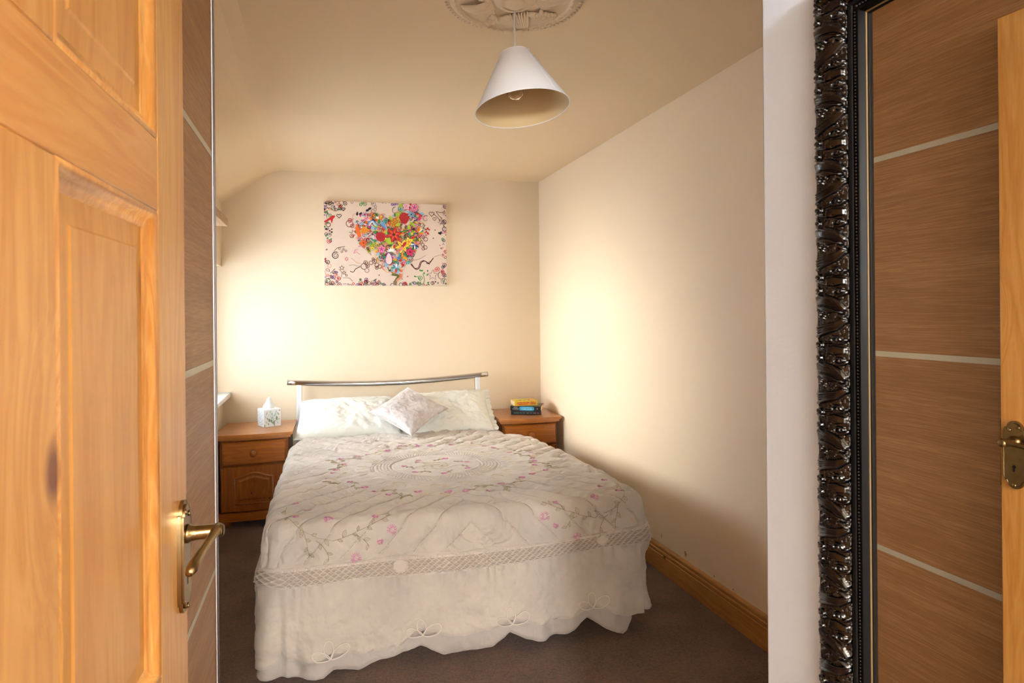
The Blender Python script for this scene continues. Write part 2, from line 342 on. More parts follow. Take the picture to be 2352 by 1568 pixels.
b = MB(); b.prism([(-.945, WY0-.04), (-.612, WY0-.04), (-.612, wpt(-.612)[1]-.001), (-.945, wpt(-.945)[1]-.001)], .755, .778); b.build('window_sill', frame_w, wf, bevel=.006)

# ------------------------------------------------------------------ wardrobe
wr = empty('wardrobe', (-.59, 1.0, FZ), 'floor-to-ceiling sliding wardrobe in brown wood veneer with pale strips, behind the open pine door', 'wardrobe')
b = MB(); b.box(-.89, .10, FZ, -.335, .12, 2.37); b.box(-.89, 1.81, FZ, -.335, 1.83, 2.37); b.box(-.89, .10, 2.35, -.335, 1.83, 2.37); b.box(-.89, .10, FZ, -.335, 1.83, FZ+.05); b.box(-.89, .10, FZ, -.88, 1.83, 2.37)
b.build('carcass', oak, wr, bevel=.001)
for z0, z1 in ((2.352, 2.374), (FZ, FZ+.018)):
    b = MB(); b.box(-.335, .10, z0, -.27, 1.83, z1); b.build('track', alu, wr)
ZS = [.012, .627, 1.201, 1.775, 2.350]
for xf, y0, y1 in ((-.281, .85, 1.808), (-.305, .14, .90)):
    d = bpy.data.objects.new('sliding_door', None); S.collection.objects.link(d); d.parent = wr; d.location = Vector((xf, (y0+y1)/2, 0))-worg(wr)
    for k in range(4):
        b = MB(); b.box(xf-.018, y0+.008, ZS[k]+(.008 if k else 0), xf, y1-.004, ZS[k+1]-(.008 if k < 3 else 0)); b.build('veneer_panel', oak, d, bevel=.0008)
    for k in (1, 2, 3):
        b = MB(); b.box(xf-.018, y0+.008, ZS[k]-.008, xf+.0008, y1-.004, ZS[k]+.008); b.build('strip', strip, d)
    for yy, s_ in ((y1, 1), (y0, -1)):
        b = MB(); b.prism([(xf-.02, yy-.004*s_), (xf+.003, yy-.004*s_), (xf+.006, yy), (xf+.006, yy+.008*s_), (xf-.003, yy+.012*s_), (xf-.02, yy+.012*s_)], ZS[0], ZS[4]); b.build('edge_profile', alu, d, bevel=.0015)

# ------------------------------------------------------------------ pine door, open against the wardrobe
# door frame: s along the door from hinge to lock edge, n out of its room-side face
DA = math.atan(.036); DM = Matrix.Translation((-.207, .17, 0)) @ Matrix.Rotation(-DA, 4, 'Z')   # local: y = s, x = n
dr = bpy.data.objects.new('door_1', None); dr.location = (-.21, .09, 0); S.collection.objects.link(dr); dr['kind'] = 'structure'
dr['label'] = 'open orange pine panelled door with brass lever handle at left'
T = .04; S0, S1 = -.083, .757
def dbox(name, s0, s1, z0, z1, mat, x0=-T, x1=0, bev=.002, parent=dr):
    b = MB(); b.box(x0, s0, z0, x1, s1, z1, DM); return b.build(name, mat, parent, bevel=bev)
dbox('stile', S1-.122, S1, -.01, 1.99, pine_z); dbox('stile', S0, S0+.11, -.01, 1.99, pine_z)
rails = [(-.01, .22), (.72, .897), (1.456, 1.543), (1.875, 1.99)]
for z0, z1 in rails: dbox('rail', S0+.11, S1-.122, z0, z1, pine_x)
for (z0, z1) in ((.22, .72), (.897, 1.456), (1.543, 1.875)):
    dbox('muntin', .285, .372, z0, z1, pine_z)
    for s0, s1 in ((S0+.11, .285), (.372, S1-.122)):
        # raised and fielded panel
        b = MB(); q = .045; r1, r0 = -.007, -.0105
        ring = lambda m, x: [(x, s0+m, z0+m), (x, s1-m, z0+m), (x, s1-m, z1-m), (x, s0+m, z1-m)]
        vs = ring(0, -.03)+ring(0, -.014)+ring(q+.002, r0)+ring(q+.0045, -.0088); fs = [(3, 2, 1, 0)]
        for k in range(3): fs += [(4*k+i, 4*k+(i+1) % 4, 4*k+4+(i+1) % 4, 4*k+4+i) for i in range(4)]
        fs.append((12, 13, 14, 15)); b.add(vs, fs, DM); pn = b.build('panel', pine_z2, dr)
        # ovolo moulding round it
        m_ = [(0, -.001), (.004, .0005), (.009, -.002), (.013, -.007), (.018, -.0095), (.021, -.010), (.024, -.0135)]
        b = MB(); vs = []
        for mm, x in m_: vs += ring(mm, x)
        fs = []
        for k in range(len(m_)-1): fs += [(4*k+i, 4*k+(i+1) % 4, 4*k+4+(i+1) % 4, 4*k+4+i) for i in range(4)]
        b.add(vs, fs, DM); smooth_by_angle(b.build('moulding', mould_z, dr), 50)
# handle set
hp = bpy.data.objects.new('door_handle', None); S.collection.objects.link(hp); hp.parent = dr
sc, zc = .7265, 1.005
def plate(w, h, hw, n=14):      # back plate outline with arched head and foot
    pts = [(-w, -h+.022), (-w*.86, -h+.012)]+[(-w*.7*math.cos(PI*k/n), -h+.014-w*.75*math.sin(PI*k/n)) for k in range(n+1)]+[(w*.86, -h+.012), (w, -h+.022)]
    return pts+[(-x, -y) for x, y in pts]
b = MB()
for (w_, h_, x0, x1) in ((.0235, .072, 0, .0045), (.020, .069, .0045, .0075)):
    b.prism([(sc+a, zc+c) for a, c in plate(w_, h_, 0)], x0, x1, 'x', DM)
b.build('backplate', brass, hp, bevel=.0015)
b = MB()
for sx, sz in ((-.008, .062), (.009, .055), (0, -.067)): b.lathe([(.0, .0075), (.004, .0078), (.0035, .0092), (0, .0095)], DM @ Matrix.Translation((0, sc+sx, zc+sz)) @ Matrix.Rotation(PI/2, 4, 'Y'), 10)
b.build('screw', brass, hp, smooth=True)
b = MB(); b.prism([(sc+.0035*math.cos(a), zc-.026+.0035*math.sin(a)) for a in [2*PI*k/12 for k in range(12)]], .0074, .0079, 'x', DM); b.prism([(sc-.0016, zc-.038), (sc+.0016, zc-.038), (sc+.0012, zc-.027), (sc-.0012, zc-.027)], .0074, .0079, 'x', DM); b.build('keyhole', dark, hp)
b = MB(); zl = 1.035
b.lathe([(.0125, .007), (.0125, .010), (.0105, .012), (.0095, .020), (.0090, .040), (.0085, .044), (.0088, .050), (.006, .053)], DM @ Matrix.Translation((0, sc, zl)) @ Matrix.Rotation(PI/2, 4, 'Y'), 20)
pts = []; 
for k in range(13):
    t = k/12; pts.append(DM @ Vector((.045-.012*t, sc+.004-.108*t, zl+.002-.006*t-.010*t*t)))
b.tube(pts, [.0080, .0075, .0062, .0055, .0052, .0052, .0052, .0054, .0057, .0062, .0072, .0070, .0045], 12)
b.build('lever', brass, hp, smooth=True)
b = MB(); b.box(-.045, S1-.0005, .93, 0, S1+.001, 1.08, DM); b.build('latch_plate', brass, hp)
b = MB()
for z0 in (.2, 1.65): b.tube([DM @ Vector((-.004, S0-.004, z0)), DM @ Vector((-.004, S0-.004, z0+.09))], .005, 8)
b.build('hinge', brass, dr, smooth=True)

# ------------------------------------------------------------------ mirror with carved black frame
mr = empty('mirror', (.655, .35, .12), 'tall mirror in ornate carved black frame on the white wall at right', 'mirror')
TW, TH = 96, 176                     # relief tile: 48 mm across, 88 mm repeat, half-millimetre cells
tile = np.zeros((TH, TW)); UU, VV = np.meshgrid(np.arange(TW), np.arange(TH))
def ux(X): return (X-100)/340*TW
def vy(Y): return (Y-530)/953*TH
def stroke(pts, r, h):
    global tile
    P = [(ux(x), vy(y)) for x, y in pts]
    d = np.full(tile.shape, 1e9)
    n = len(P)-1
    for k in range(n):
        (x0, y0), (x1, y1) = P[k], P[k+1]
        for oy in (-TH, 0, TH):
            dx, dy = x1-x0, y1-y0; t = np.clip(((UU-x0)*dx+(VV-y0-oy)*dy)/(dx*dx+dy*dy+1e-9), 0, 1)
            d = np.minimum(d, np.hypot(UU-x0-t*dx, VV-y0-oy-t*dy)/(r*(1-.35*(k+t)/n)))
    tile = np.maximum(tile, h*np.sqrt(np.clip(1-d*d, 0, 1)))
def dot(X, Y, r, h): stroke([(X, Y), (X+1, Y+1)], r, h)
for k in range(26):
    for j in range(70):
        x = 112+k*13+(j % 2)*6; y = 530+j*13.7; dot(x, y, 1.75, .42) if (k+j) % 1 == 0 and rng.rand() < .85 else None
for k, (dx, dy) in enumerate([(0, 0), (4, 24), (10, 50), (16, 74)]):
    stroke([(110+dx, 545+dy), (190+dx, 570+dy*.9), (280, 590+dy*.9), (360-dx*.4, 640+dy*.7), (412-dx*.8, 715+dy*.4)], 4.4, 1-.07*k)
stroke([(180, 528), (260, 562), (330, 590), (385, 650), (415, 720)], 3.4, 1.05); stroke([(250, 530), (320, 560), (380, 610), (420, 700)], 3, .9)
for k in range(6): stroke([(150+k*22, 700+k*12), (230+k*20, 690+k*13), (300+k*14, 712+k*10)], 2.6, .8)
for k in range(9): dot(150+(k*37) % 130, 740+(k*53) % 120, 4.2, .8)
stroke([(375, 810), (405, 835), (415, 850)], 6, 1.1)
for k, e in enumerate((0, 30, 58, 86)):
    stroke([(405, 865+e*.5), (340, 915+e), (245, 950+e), (140, 985+e*1.2)], 3.8, 1-.08*k)
stroke([(425, 890), (350, 1000), (230, 1060), (130, 1120)], 4, .95); stroke([(320, 1020), (250, 1062), (170, 1110)], 3, .8)
def scroll(X, Y, R, s_, h, tn=1.6):
    stroke([(X+R*(1-k/26)*math.cos(k*tn*2*PI/24)*s_, Y+R*(1-k/26)*math.sin(k*tn*2*PI/24)) for k in range(22)], 3.3, h); dot(X, Y, 4.5, h)
scroll(355, 1140, 62, 1, 1); scroll(168, 1222, 60, -1, 1); scroll(160, 1405, 52, -1, .95); scroll(372, 1430, 60, 1, 1)
for k in range(5): stroke([(275, 1270+k*16), (330, 1238+k*18), (410, 1262+k*16)], 3.2, .95)
stroke([(190, 1290), (260, 1330), (330, 1340), (400, 1320)], 3, .9); stroke([(240, 1190), (330, 1180), (400, 1140)], 2.8, .8)
for k in range(14): dot(432, 540+k*68, 3, .5)
k5 = np.array([1, 2, 1])/4.
tile = sum(np.roll(tile, i-1, 0)*k5[i] for i in range(3))
def relief(u, v):                      # u across 0..1, v metres along
    x = np.clip(u, 0, .999)*(TW-1); y = (v/.088*TH) % TH
    xi = x.astype(int); yi = y.astype(int); fx = x-xi; fy = y-yi; x2 = np.minimum(xi+1, TW-1); y2 = (yi+1) % TH; yi = yi % TH
    return (tile[yi, xi]*(1-fx)+tile[yi, x2]*fx)*(1-fy)+(tile[y2, xi]*(1-fx)+tile[y2, x2]*fx)*fy
OY1, OY0, OZ0, OZ1 = .6235, .075, .14, 1.769       # outer frame
XW = .655
def sec(u):     # depth of the frame ground out of the wall for u across
    return .0195+.0075*np.sin(np.clip(u, 0, 1)*PI)**.7
CWID = .053
corners = [((OY1, OZ0), (0, 1), (-1, 0), OZ1-OZ0, 1), ((OY1, OZ1), (-1, 0), (0, -1), OY1-OY0, 1), ((OY0, OZ1), (0, -1), (1, 0), OZ1-OZ0, 0), ((OY0, OZ0), (1, 0), (0, 1), OY1-OY0, 0)]
V = []; Q = []; off = 0
for (y0, z0), (ty, tz), (iy, iz), Lg, hi in corners:
    nu = 78 if hi else 30; nv = int(Lg/(.0008 if hi else .003))
    u = np.linspace(0, 1, nu)[None, :]; t = np.linspace(0, 1, nv)[:, None]
    m_ = u*CWID; v = m_+t*(Lg-2*m_)
    rel = relief(u+0*v, (Lg-v)*1.0+.02)
    h = sec(u)+rel*.0064*ss(0, .15, u)*ss(1, .97, u)
    wob = .0012*np.sin(v/.088*2*PI*3)*(1-ss(0, .1, u))
    a = m_+wob
    Y = y0+ty*v+iy*a; Z = z0+tz*v+iz*a; X = XW-h
    V.append(np.stack([X+0*Y, Y, Z], -1).reshape(-1, 3)); Q.append(gridq(nv, nu, off)); off += nv*nu
    # outer flank
    V.append(np.stack([np.stack([np.full(nv, XW), (y0+ty*v+iy*wob)[:, 0], (z0+tz*v+iz*wob)[:, 0]], -1), np.stack([X[:, 0], Y[:, 0], Z[:, 0]], -1)], 1).reshape(-1, 3)); Q.append(gridq(nv, 2, off)); off += nv*2
npmesh('carved_frame', np.concatenate(V), np.concatenate(Q), blackf, mr)
def framering(prof_, mat, name):       # prof: (inset, depth-from-wall)
    vs = []; fs = []; n = len(prof_)
    for (y0, z0), (iy, iz) in zip([(OY1, OZ0), (OY1, OZ1), (OY0, OZ1), (OY0, OZ0)], [(-1, 1), (-1, -1), (1, -1), (1, 1)]):
        for a, dpt in prof_: vs.append((XW-dpt, y0+iy*a, z0+iz*a))
    for c in range(4):
        for k in range(n-1): fs.append((c*n+k, c*n+k+1, ((c+1) % 4)*n+k+1, ((c+1) % 4)*n+k))
    b = MB(); b.add(vs, fs); return smooth_by_angle(b.build(name, mat, mr), 50)
satin = plain('satin black lacquer', c_(6, 6, 7), .5, spec=.12)
framering([(.053, .0195), (.0535, .022), (.056, .0235), (.0585, .022), (.059, .019), (.0655, .019), (.0660, .022), (.0685, .022), (.0690, .019), (.0715, .013)], satin, 'inner_moulding')
framering([(.0713, .0135), (.0722, .0135), (.0727, .0115)], goldf, 'gold_slip')
framering([(.0726, .0118), (.0742, .0118), (.0745, .0098)], satin, 'sight_edge')
b = MB()
for (y0, z0), (ty, tz), (iy, iz), Lg, hi in corners[:2]:
    n = int((Lg-.126)/.0042)
    for k in range(n):
        v = .063+k*.0042+.002; b.ball((XW-.0195, y0+ty*v+iy*.0622, z0+tz*v+iz*.0622), .0020, 6, 4)
bd = b.build('beading', blackf, mr, smooth=True); bd['kind'] = 'stuff'
b = MB(); b.box(XW-.0100, OY0+.070, OZ0+.070, XW-.004, OY1-.070, OZ1-.070); b.build('mirror_glass', mirrorm, mr)
b = MB(); b.box(XW-.004, OY0+.01, OZ0+.01, XW-.0004, OY1-.01, OZ1-.01); b.build('backing_board', dark, mr)

# ------------------------------------------------------------------ bed
BA = Vector((-.21, 2.36, 0)); EX = Vector((.99534, -.09645, 0)); EY = Vector((.015, .99989, 0)); BW = 1.553
def B3(lx, ly, z): p = BA+EX*lx+EY*ly; return (p.x, p.y, z)
bed = empty('bed', B3(BW/2, 1.1, FZ), 'double bed with curved chrome headboard rail on white posts', 'bed')
pts = []
for k in range(25):
    t = k/24; pts.append((-.2254+1.4564*t, 4.506-.12*t, .847+.014*t-.034*math.sin(PI*t)))
b = MB(); b.tube(pts, .0195, 20); b.build('headboard_rail', chrome, bed, smooth=True)
for p in ((-.146, 4.502, .834), (1.152, 4.39, .840)):
    b = MB(); b.box(p[0]-.018, p[1]-.012, FZ, p[0]+.018, p[1]+.012, p[2]); b.build('headboard_post', white_metal, bed, bevel=.004)
b = MB(); b.tube([(-.146, 4.502, .42), (1.152, 4.39, .42)], .014, 12); b.build('headboard_cross_rail', white_metal, bed, smooth=True)
Mbed = Matrix(((EX.x, EY.x, 0, BA.x), (EX.y, EY.y, 0, BA.y), (0, 0, 1, 0), (0, 0, 0, 1)))
b = MB(); b.box(.13, .14, .16, 1.37, 2.06, .20, Mbed)
b.build('side_frame', blackm, bed, bevel=.003)
b = MB(); b.box(.12, .12, .26, 1.37, 1.98, .455, Mbed); b.build('mattress', matm, bed, bevel=.04)
b = MB(); b.box(.13, .14, .20, 1.37, 1.98, .26, Mbed); b.build('slatted_base', pine_x, bed, bevel=.003)
b = MB(); b.tube([Mbed @ Vector((.12, .09, .47)), Mbed @ Vector((1.42, .09, .47))], .016, 12); b.build('foot_rail', white_metal, bed, smooth=True)
for lx, ly in ((.14, .11), (1.40, .11), (.14, 1.9), (1.36, 1.9)):
    b = MB(); q = Mbed @ Vector((lx, ly, 0)); b.box(q.x-.02, q.y-.02, FZ, q.x+.02, q.y+.02, .45 if ly < 1 else .2); b.build('leg', white_metal, bed, bevel=.003)

# ------------------------------------------------------------------ bedspread
spread = empty('bedspread', B3(BW/2, .9, .5), 'ivory quilted bedspread with pink flower embroidery, smocked lace band and scalloped frill, on the bed', 'bedspread')
CX, CY = .782, .80; RC, RR = .075, .05; YH = 1.90
def foot_flare(lx, z): return -(.545-z)*(.13+.03*lx/BW)          # local y of the foot drape
def ztop(lx, ly):
    return .548-.028*ss(.1, 1.9, ly)-.018*ss(BW*.75, BW, lx)*ss(.9, 1.4, ly)+.010*fbm(lx*2.2, ly*2.2, 31, 2)*ss(0, .2, ly)
oh_x = [-.2, -.02, .02, .061, .066, .085, .137, .19, .239, .300, .366, .43, .5, .545, .581, .63, .682, .74, .803, .87, .931, .98, 1.034, 1.1, 1.166, 1.22, 1.272, 1.35, 1.431, 1.50, 1.53, 1.75]
oh_z = [z_+.018 for z_ in [.03, .025, .018, .033, .063, .040, .028, .030, .057, .045, .037, .040, .055, .078, .088, .080, .060, .055, .066, .072, .092, .080, .070, .070, .077, .090, .110, .075, .046, .055, .045, .04]]
bt = ([-.01, .036, .218, .33, .467, .736, .966, 1.088, 1.225, 1.363, 1.507, 1.554], [.371, .386, .388, .390, .394, .385, .389, .393, .402, .413, .421, .418])
bb = ([-.014, .041, .152, .276, .329, .505, .733, .905, 1.07, 1.189, 1.32, 1.499, 1.556], [.300, .321, .317, .322, .328, .323, .320, .325, .331, .341, .352, .354, .342])
ih = ([-.1, .058, .14, .205, .248, .29, .34, .394, .464, .52, .576, .62, .656, .715, .774, .859, .929, .991, 1.072, 1.162, 1.21, 1.259, 1.331, 1.405, 1.431, 1.46],
      [-.01, -.01, -.012, -.008, .012, .004, -.004, .018, .034, .040, .051, .040, .026, .008, .013, .027, .063, .036, .022, .036, .058, .078, .034, .003, .009, .06])
def disp(fx, fy, zband=None):
    """normal displacement of the quilted cloth in flattened cloth coordinates"""
    dx = fx-CX; dy = fy-CY; r = np.hypot(dx, dy)
    sx = np.where(dx > 0, 1, -1); sy = np.where(dy > 0, 1, -1)
    w_ = (sx*dx-sy*dy)/1.41421; v_ = (sx*dx+sy*dy)/1.41421; sp = .094
    w_ = w_+.006*fbm(fx*4, fy*4, 3, 2)
    d = np.abs(((w_/sp+.5) % 1)-.5)*sp
    m = ss(.50, .62, r)
    q = m*(-.0070*np.exp(-(d/.0028)**2)+.0095*(1-np.exp(-(d/.024)**2))-.004)
    # creases running off the seams
    rg_ = 1-np.abs(fbm(v_*16+3*fbm(fx*5, fy*5, 6, 1), w_*7+5, 5, 3))*2.2
    cr = m*.0046*rg_*np.exp(-(d/.05)**2)+.0022*fbm(fx*26, fy*26, 7, 3)
    # broad rumples, longest across the bed
    ru = (.0062*fbm(fx*6, fy*19+2*fbm(fx*3, fy*3, 8, 1), 9, 4)-.0085*np.abs(fbm(fx*8+fy*3, fy*17-fx*4, 10, 3)))*ss(-.1, .1, fy)+.0016*fbm(fx*30, fy*45, 21, 2)
    ru = ru*(1+.45*ss(.9, 1.4, fy))
    fr = (.009*fbm(fx*8, fy*9, 12, 4)-.014*np.abs(fbm(fx*11+fy*9, fy*8, 14, 3)))*ss(.05, -.08, fy)
    # smocked medallion ring
    th = np.arctan2(dy, dx); ring = ss(.228, .238, r)*ss(.325, .315, r)
    g1 = -.0045*(np.exp(-((r-.232)/.004)**2)+np.exp(-((r-.322)/.004)**2)+.6*np.exp(-((r-.335)/.004)**2))
    row = (r-.235)/.0165; ph = np.where(np.floor(row) % 2 > 0, .5, 0)
    cell = np.abs(np.sin(PI*row))*np.abs(np.sin(PI*((th*52/PI)+ph)))
    med = ring*.0040*(cell-.5)
    ru = ru*(1-.55*ss(.36, .28, r))
    return q+cr+ru+fr+g1+med
def topz_drop(d): # d distance inside the plan outline
    t = np.clip(d/RR, 0, 1); return RR*(1-np.sqrt(np.clip(1-(1-t)**2, 0, 1)))
# top grid, corner squares mapped to quarter discs
def axis(L, na, nb, nm, two=True):
    a = np.linspace(0, RC, na); mid = np.linspace(RC, L-RC if two else L, nm)[1:]
    return np.concatenate([a, mid, (L-np.linspace(0, RC, na)[::-1])[1:]]) if two else np.concatenate([a, mid])
gx = axis(BW, 30, 0, 420); gy = axis(YH, 30, 0, 520, False)
GX, GY = np.meshgrid(gx, gy)            # rows: ly from foot to head
LX, LY = GX.copy(), GY.copy()
for side in (0, 1):
    cx = RC if side == 0 else BW-RC
    a = (GX-cx)/RC*(-1 if side == 0 else 1); bb_ = (RC-GY)/RC
    mk = (a >= 0) & (bb_ >= 0)
    X2 = a*np.sqrt(np.clip(1-bb_**2/2, 0, 1)); Y2 = bb_*np.sqrt(np.clip(1-a**2/2, 0, 1))
    LX = np.where(mk, cx+X2*RC*(-1 if side == 0 else 1), LX); LY = np.where(mk, RC-Y2*RC, LY)
def narrow(lx, ly):   # the edges are squeezed in beside the bedside cabinets
    return lx-ss(BW*.55, BW, lx)*.137*ss(1.50, 1.72, ly)+ss(BW*.45, 0, lx)*.045*ss(1.45, 1.8, ly)
def dist_in(lx, ly):
    dl = np.minimum(lx, BW-lx); df = ly; d = np.minimum(dl, df)
    for cx in (RC, BW-RC):
        inc = (df < RC) & (np.where(cx < 1, lx < RC, lx > BW-RC))
        d = np.where(inc, RC-np.hypot(lx-cx, ly-RC), d)
    return np.maximum(d, 0)
D = dist_in(LX, LY); Zt = ztop(LX, LY)-topz_drop(D)
arc = np.clip(1-D/RR, 0, 1)                 # 0 flat, 1 vertical
dd = disp(LX, LY)
cxn = np.clip(LX, RC, BW-RC); cyn = np.maximum(LY, RC); nx = LX-cxn; ny = LY-cyn
nl = np.hypot(nx, ny)
nxo = np.where(nl > 1e-6, nx/np.maximum(nl, 1e-6), np.where(LX < .5, -1., np.where(LX > BW-.5, 1., 0.)))
nyo = np.where(nl > 1e-6, ny/np.maximum(nl, 1e-6), 0.)
# nearest side for points outside the corner squares
side_n = np.minimum(LX, BW-LX) < LY
inside = nl <= 1e-6
nxo = np.where(inside, np.where(side_n, np.where(LX < BW/2, -1., 1.), 0.), nxo); nyo = np.where(inside, np.where(side_n, 0., -1.), nyo)
Px = narrow(LX, LY)+nxo*dd*arc; Py = LY+nyo*dd*arc; Pz = Zt+dd*(1-.6*arc)
def toworld(lx, ly, z): return np.stack([BA.x+EX.x*lx+EY.x*ly, BA.y+EX.y*lx+EY.y*ly, z+0*lx], -1)
Vt = toworld(Px, Py, Pz).reshape(-1, 3); nR, nC = GX.shape
# boundary path: down the left side, along the foot, up the right side
iL = [(r, 0) for r in range(nR-1, 0, -1)]; iF = [(0, c) for c in range(nC)]; iR = [(r, nC-1) for r in range(1, nR)]
path = [r*nC+c for r, c in iL+iF+iR]; pr = np.array([r for r, c in iL+iF+iR]); pc_ = np.array([c for r, c in iL+iF+iR])
bx = LX[pr, pc_]; by = LY[pr, pc_]; bnx = nxo[pr, pc_]; bny = nyo[pr, pc_]
ZS0 = Zt[pr, pc_]
nK = 96
def hemz(lx): return np.interp(lx, oh_x, oh_z)
def bandt(lx): return np.interp(lx, *bt)
def bandb(lx): return np.interp(lx, *bb)
# cloth coordinate along the hem for columns: foot columns use lx, sides continue past the ends
along = np.where(bny < -.5, bx, np.where(bx < BW/2, -by, BW+by))
footw = ss(.0, .9, -bny)
lxq = np.where((bny < -.05), bx, along)
zh = np.where(np.abs(bny) > .05, hemz(np.clip(bx, -.02, BW)), .05+.03*np.abs(np.sin(by*PI/.33)))
zbt = bandt(np.clip(bx, 0, BW)); zbb = bandb(np.clip(bx, 0, BW))
def skirt_off(lx, z, fw, al, sidew):
    """outward offset of the drape from the crest line"""
    k = np.clip(.5-z, 0, 1)
    o = fw*(k*(.13+.03*lx/BW))+(1-fw)*np.minimum(k, .2+.15*np.clip(.3-k,-.4,.3))*.16*ss(1.7, .6, np.where(al < 0, -al, np.where(al > BW, al-BW, 0)))
    below = np.clip((bandb(np.clip(lx, 0, BW))-z)/.3, 0, 1)
    o = o+.019*below*fbm(al*6.5, z*1.3+3, 41, 2)+.006*below*fbm(al*17+z*3, z*4, 44, 2)
    o = o+.0055*np.sin(al*2*PI/.045+3*vnoise(al*11, z*3, 47))*np.exp(-np.clip(bandb(np.clip(lx, 0, BW))-z, 0, 1)/.045)*(below > 0)
    o = o+.008*fbm(al*9+z*4, z*16, 51, 4)*below**.5-.017*np.abs(fbm(al*8-z*9, z*6+al*2, 55, 4))*below**.5+.013*np.sin(al*2*PI/.19+2*vnoise(al*4, z*2, 57))*below**1.3*fw
    # the lifted, overlapping folds by the two corners
    o = o-.022*np.exp(-((al-.066)/.012)**2)*below**.6+.012*np.exp(-((al-.03)/.02)**2)*below
    o = o-.030*ss(BW-.062, BW-.056, al)*ss(.0, .25, below)*ss(BW+.3, BW, al)
    return o
Vs = []
for k in range(1, nK+1):
    t = k/nK; z = ZS0+(zh-ZS0)*t; dropk = ZS0-z
    o_ = skirt_off(lxq, z, footw, along, 1-footw)-skirt_off(lxq, ZS0, footw, along, 1-footw)*(1-t)**3
    inb = (z < zbt) & (z > zbb)
    above = ss(0, .012, z-zbt)
    dk = disp(bx+bnx*dropk, by+bny*dropk)*np.where(z > zbt, 1, 0)*above*1.15
    dk = dk+(.0020*fbm(along*60, z*60, 61, 2))*(z < zbb)
    o_ = o_+dk-.004*inb
    curl = -.006*np.exp(-((z-zh)/.008)**2)
    Vs.append(toworld(narrow(bx, by)+bnx*(o_+curl), by+bny*(o_+curl), z))
nP = len(path); base = len(Vt)
Vall = np.concatenate([Vt]+Vs)
q1 = gridq(nR, nC)
rows = [np.array(path)]+[base+np.arange(nP)+k*nP for k in range(nK)]
q2 = [np.stack([rows[k][:-1], rows[k+1][:-1], rows[k+1][1:], rows[k][1:]], -1) for k in range(nK)]
cov = npmesh('quilted_cover', Vall, np.concatenate([q1]+q2), coverm, spread)
# smocked band: a honeycomb of ridges laid over the drape
al = np.linspace(-.12, BW+.10, 1700); nb_ = 56; tb = np.linspace(-.06, 1.06, nb_)
def skirt_pt(a, z, extra=0):
    """world point on the foot drape for hem coordinate a (wraps the corners) and height z"""
    a = np.asarray(a, float); z = np.asarray(z, float)+0*a; L1 = RC*PI/2
    lxm = np.clip(a, RC, BW-RC)
    th = np.where(a < RC, np.clip((RC-a)/RC, 0, 1)*PI/2, np.where(a > BW-RC, np.clip((a-BW+RC)/RC, 0, 1)*PI/2, 0))
    sg = np.where(a < BW/2, -1, 1)
    px = lxm+sg*RC*np.sin(th); py = RC-RC*np.cos(th)
    over = np.where(a < 0, -a, np.where(a > BW, a-BW, 0)); py = py+over
    nx_ = sg*np.sin(th); ny_ = -np.cos(th); fw = ss(0, .9, -ny_)
    Z0 = .548-RR; t_ = np.clip((Z0-z)/(Z0-.05), 0, 1)
    o_ = skirt_off(np.clip(a, -.02, BW), z, fw, a, 0)-skirt_off(np.clip(a, -.02, BW), Z0, fw, a, 0)*(1-t_)**3+extra
    return toworld(px+nx_*o_, py+ny_*o_, z)
A2, T2 = np.meshgrid(al, tb)
zt = bandt(np.clip(A2, 0, BW)); zb = bandb(np.clip(A2, 0, BW)); Z2 = zt+(zb-zt)*T2
t01 = np.clip(T2, 0, 1)
rw = t01*6.6-.9; cu = A2/.027
act = ss(0, .3, rw)*ss(5.0, 4.8, rw)
# hexagon-like cells: distance to staggered cell centres
dc = []
for off_, ro_ in ((0, 0), (.5, 1)):
    u0 = ((cu+off_+.5) % 1)-.5; v0 = ((rw+ro_+1) % 2)-1
    for du_ in (-1, 0, 1):
        for dv_ in (-2, 0, 2): dc.append(np.hypot((u0-du_)*1.75, (v0-dv_)*1.0))
dc = np.sort(np.stack(dc), 0); hon = np.exp(-((dc[1]-dc[0])/.26)**2); del dc
hb = act*.0105*hon
hb += (1-act)*.0022*np.abs(np.sin(A2*2*PI/.022+vnoise(A2*40, T2*3, 71)*2))
hb += .003*np.exp(-((t01-.03)/.03)**2)+.0035*np.exp(-((t01-.90)/.05)**2)
for ac, wdt in ((.50, .030), (1.325, .028)):             # two torn gaps in the smocking
    e = np.hypot((A2-ac)/wdt, (t01-.45)/.36); hb = hb*(ss(.8, 1.05, e))+.0030*np.exp(-((e-1)/.12)**2)
hb += .003*fbm(A2*12, T2*2, 73, 2)
edge = ss(-.06, 0, T2)*ss(1.06, 1.0, T2)
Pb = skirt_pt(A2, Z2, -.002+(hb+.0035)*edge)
band_ = npmesh('smocked_band', Pb.reshape(-1, 3), gridq(nb_, len(al)), [lacem, plain('painted shade in smocking cells', c_(170, 155, 141), .85)], spread)  # second colour paints shade into the smocking cells
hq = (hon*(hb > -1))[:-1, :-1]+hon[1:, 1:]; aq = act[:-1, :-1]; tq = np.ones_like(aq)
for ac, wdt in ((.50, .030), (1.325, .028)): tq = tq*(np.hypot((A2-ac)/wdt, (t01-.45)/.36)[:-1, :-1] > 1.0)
band_.data.polygons.foreach_set('material_index', ((hq < .62) & (aq > .6) & (tq > 0)).astype(np.int32).ravel())
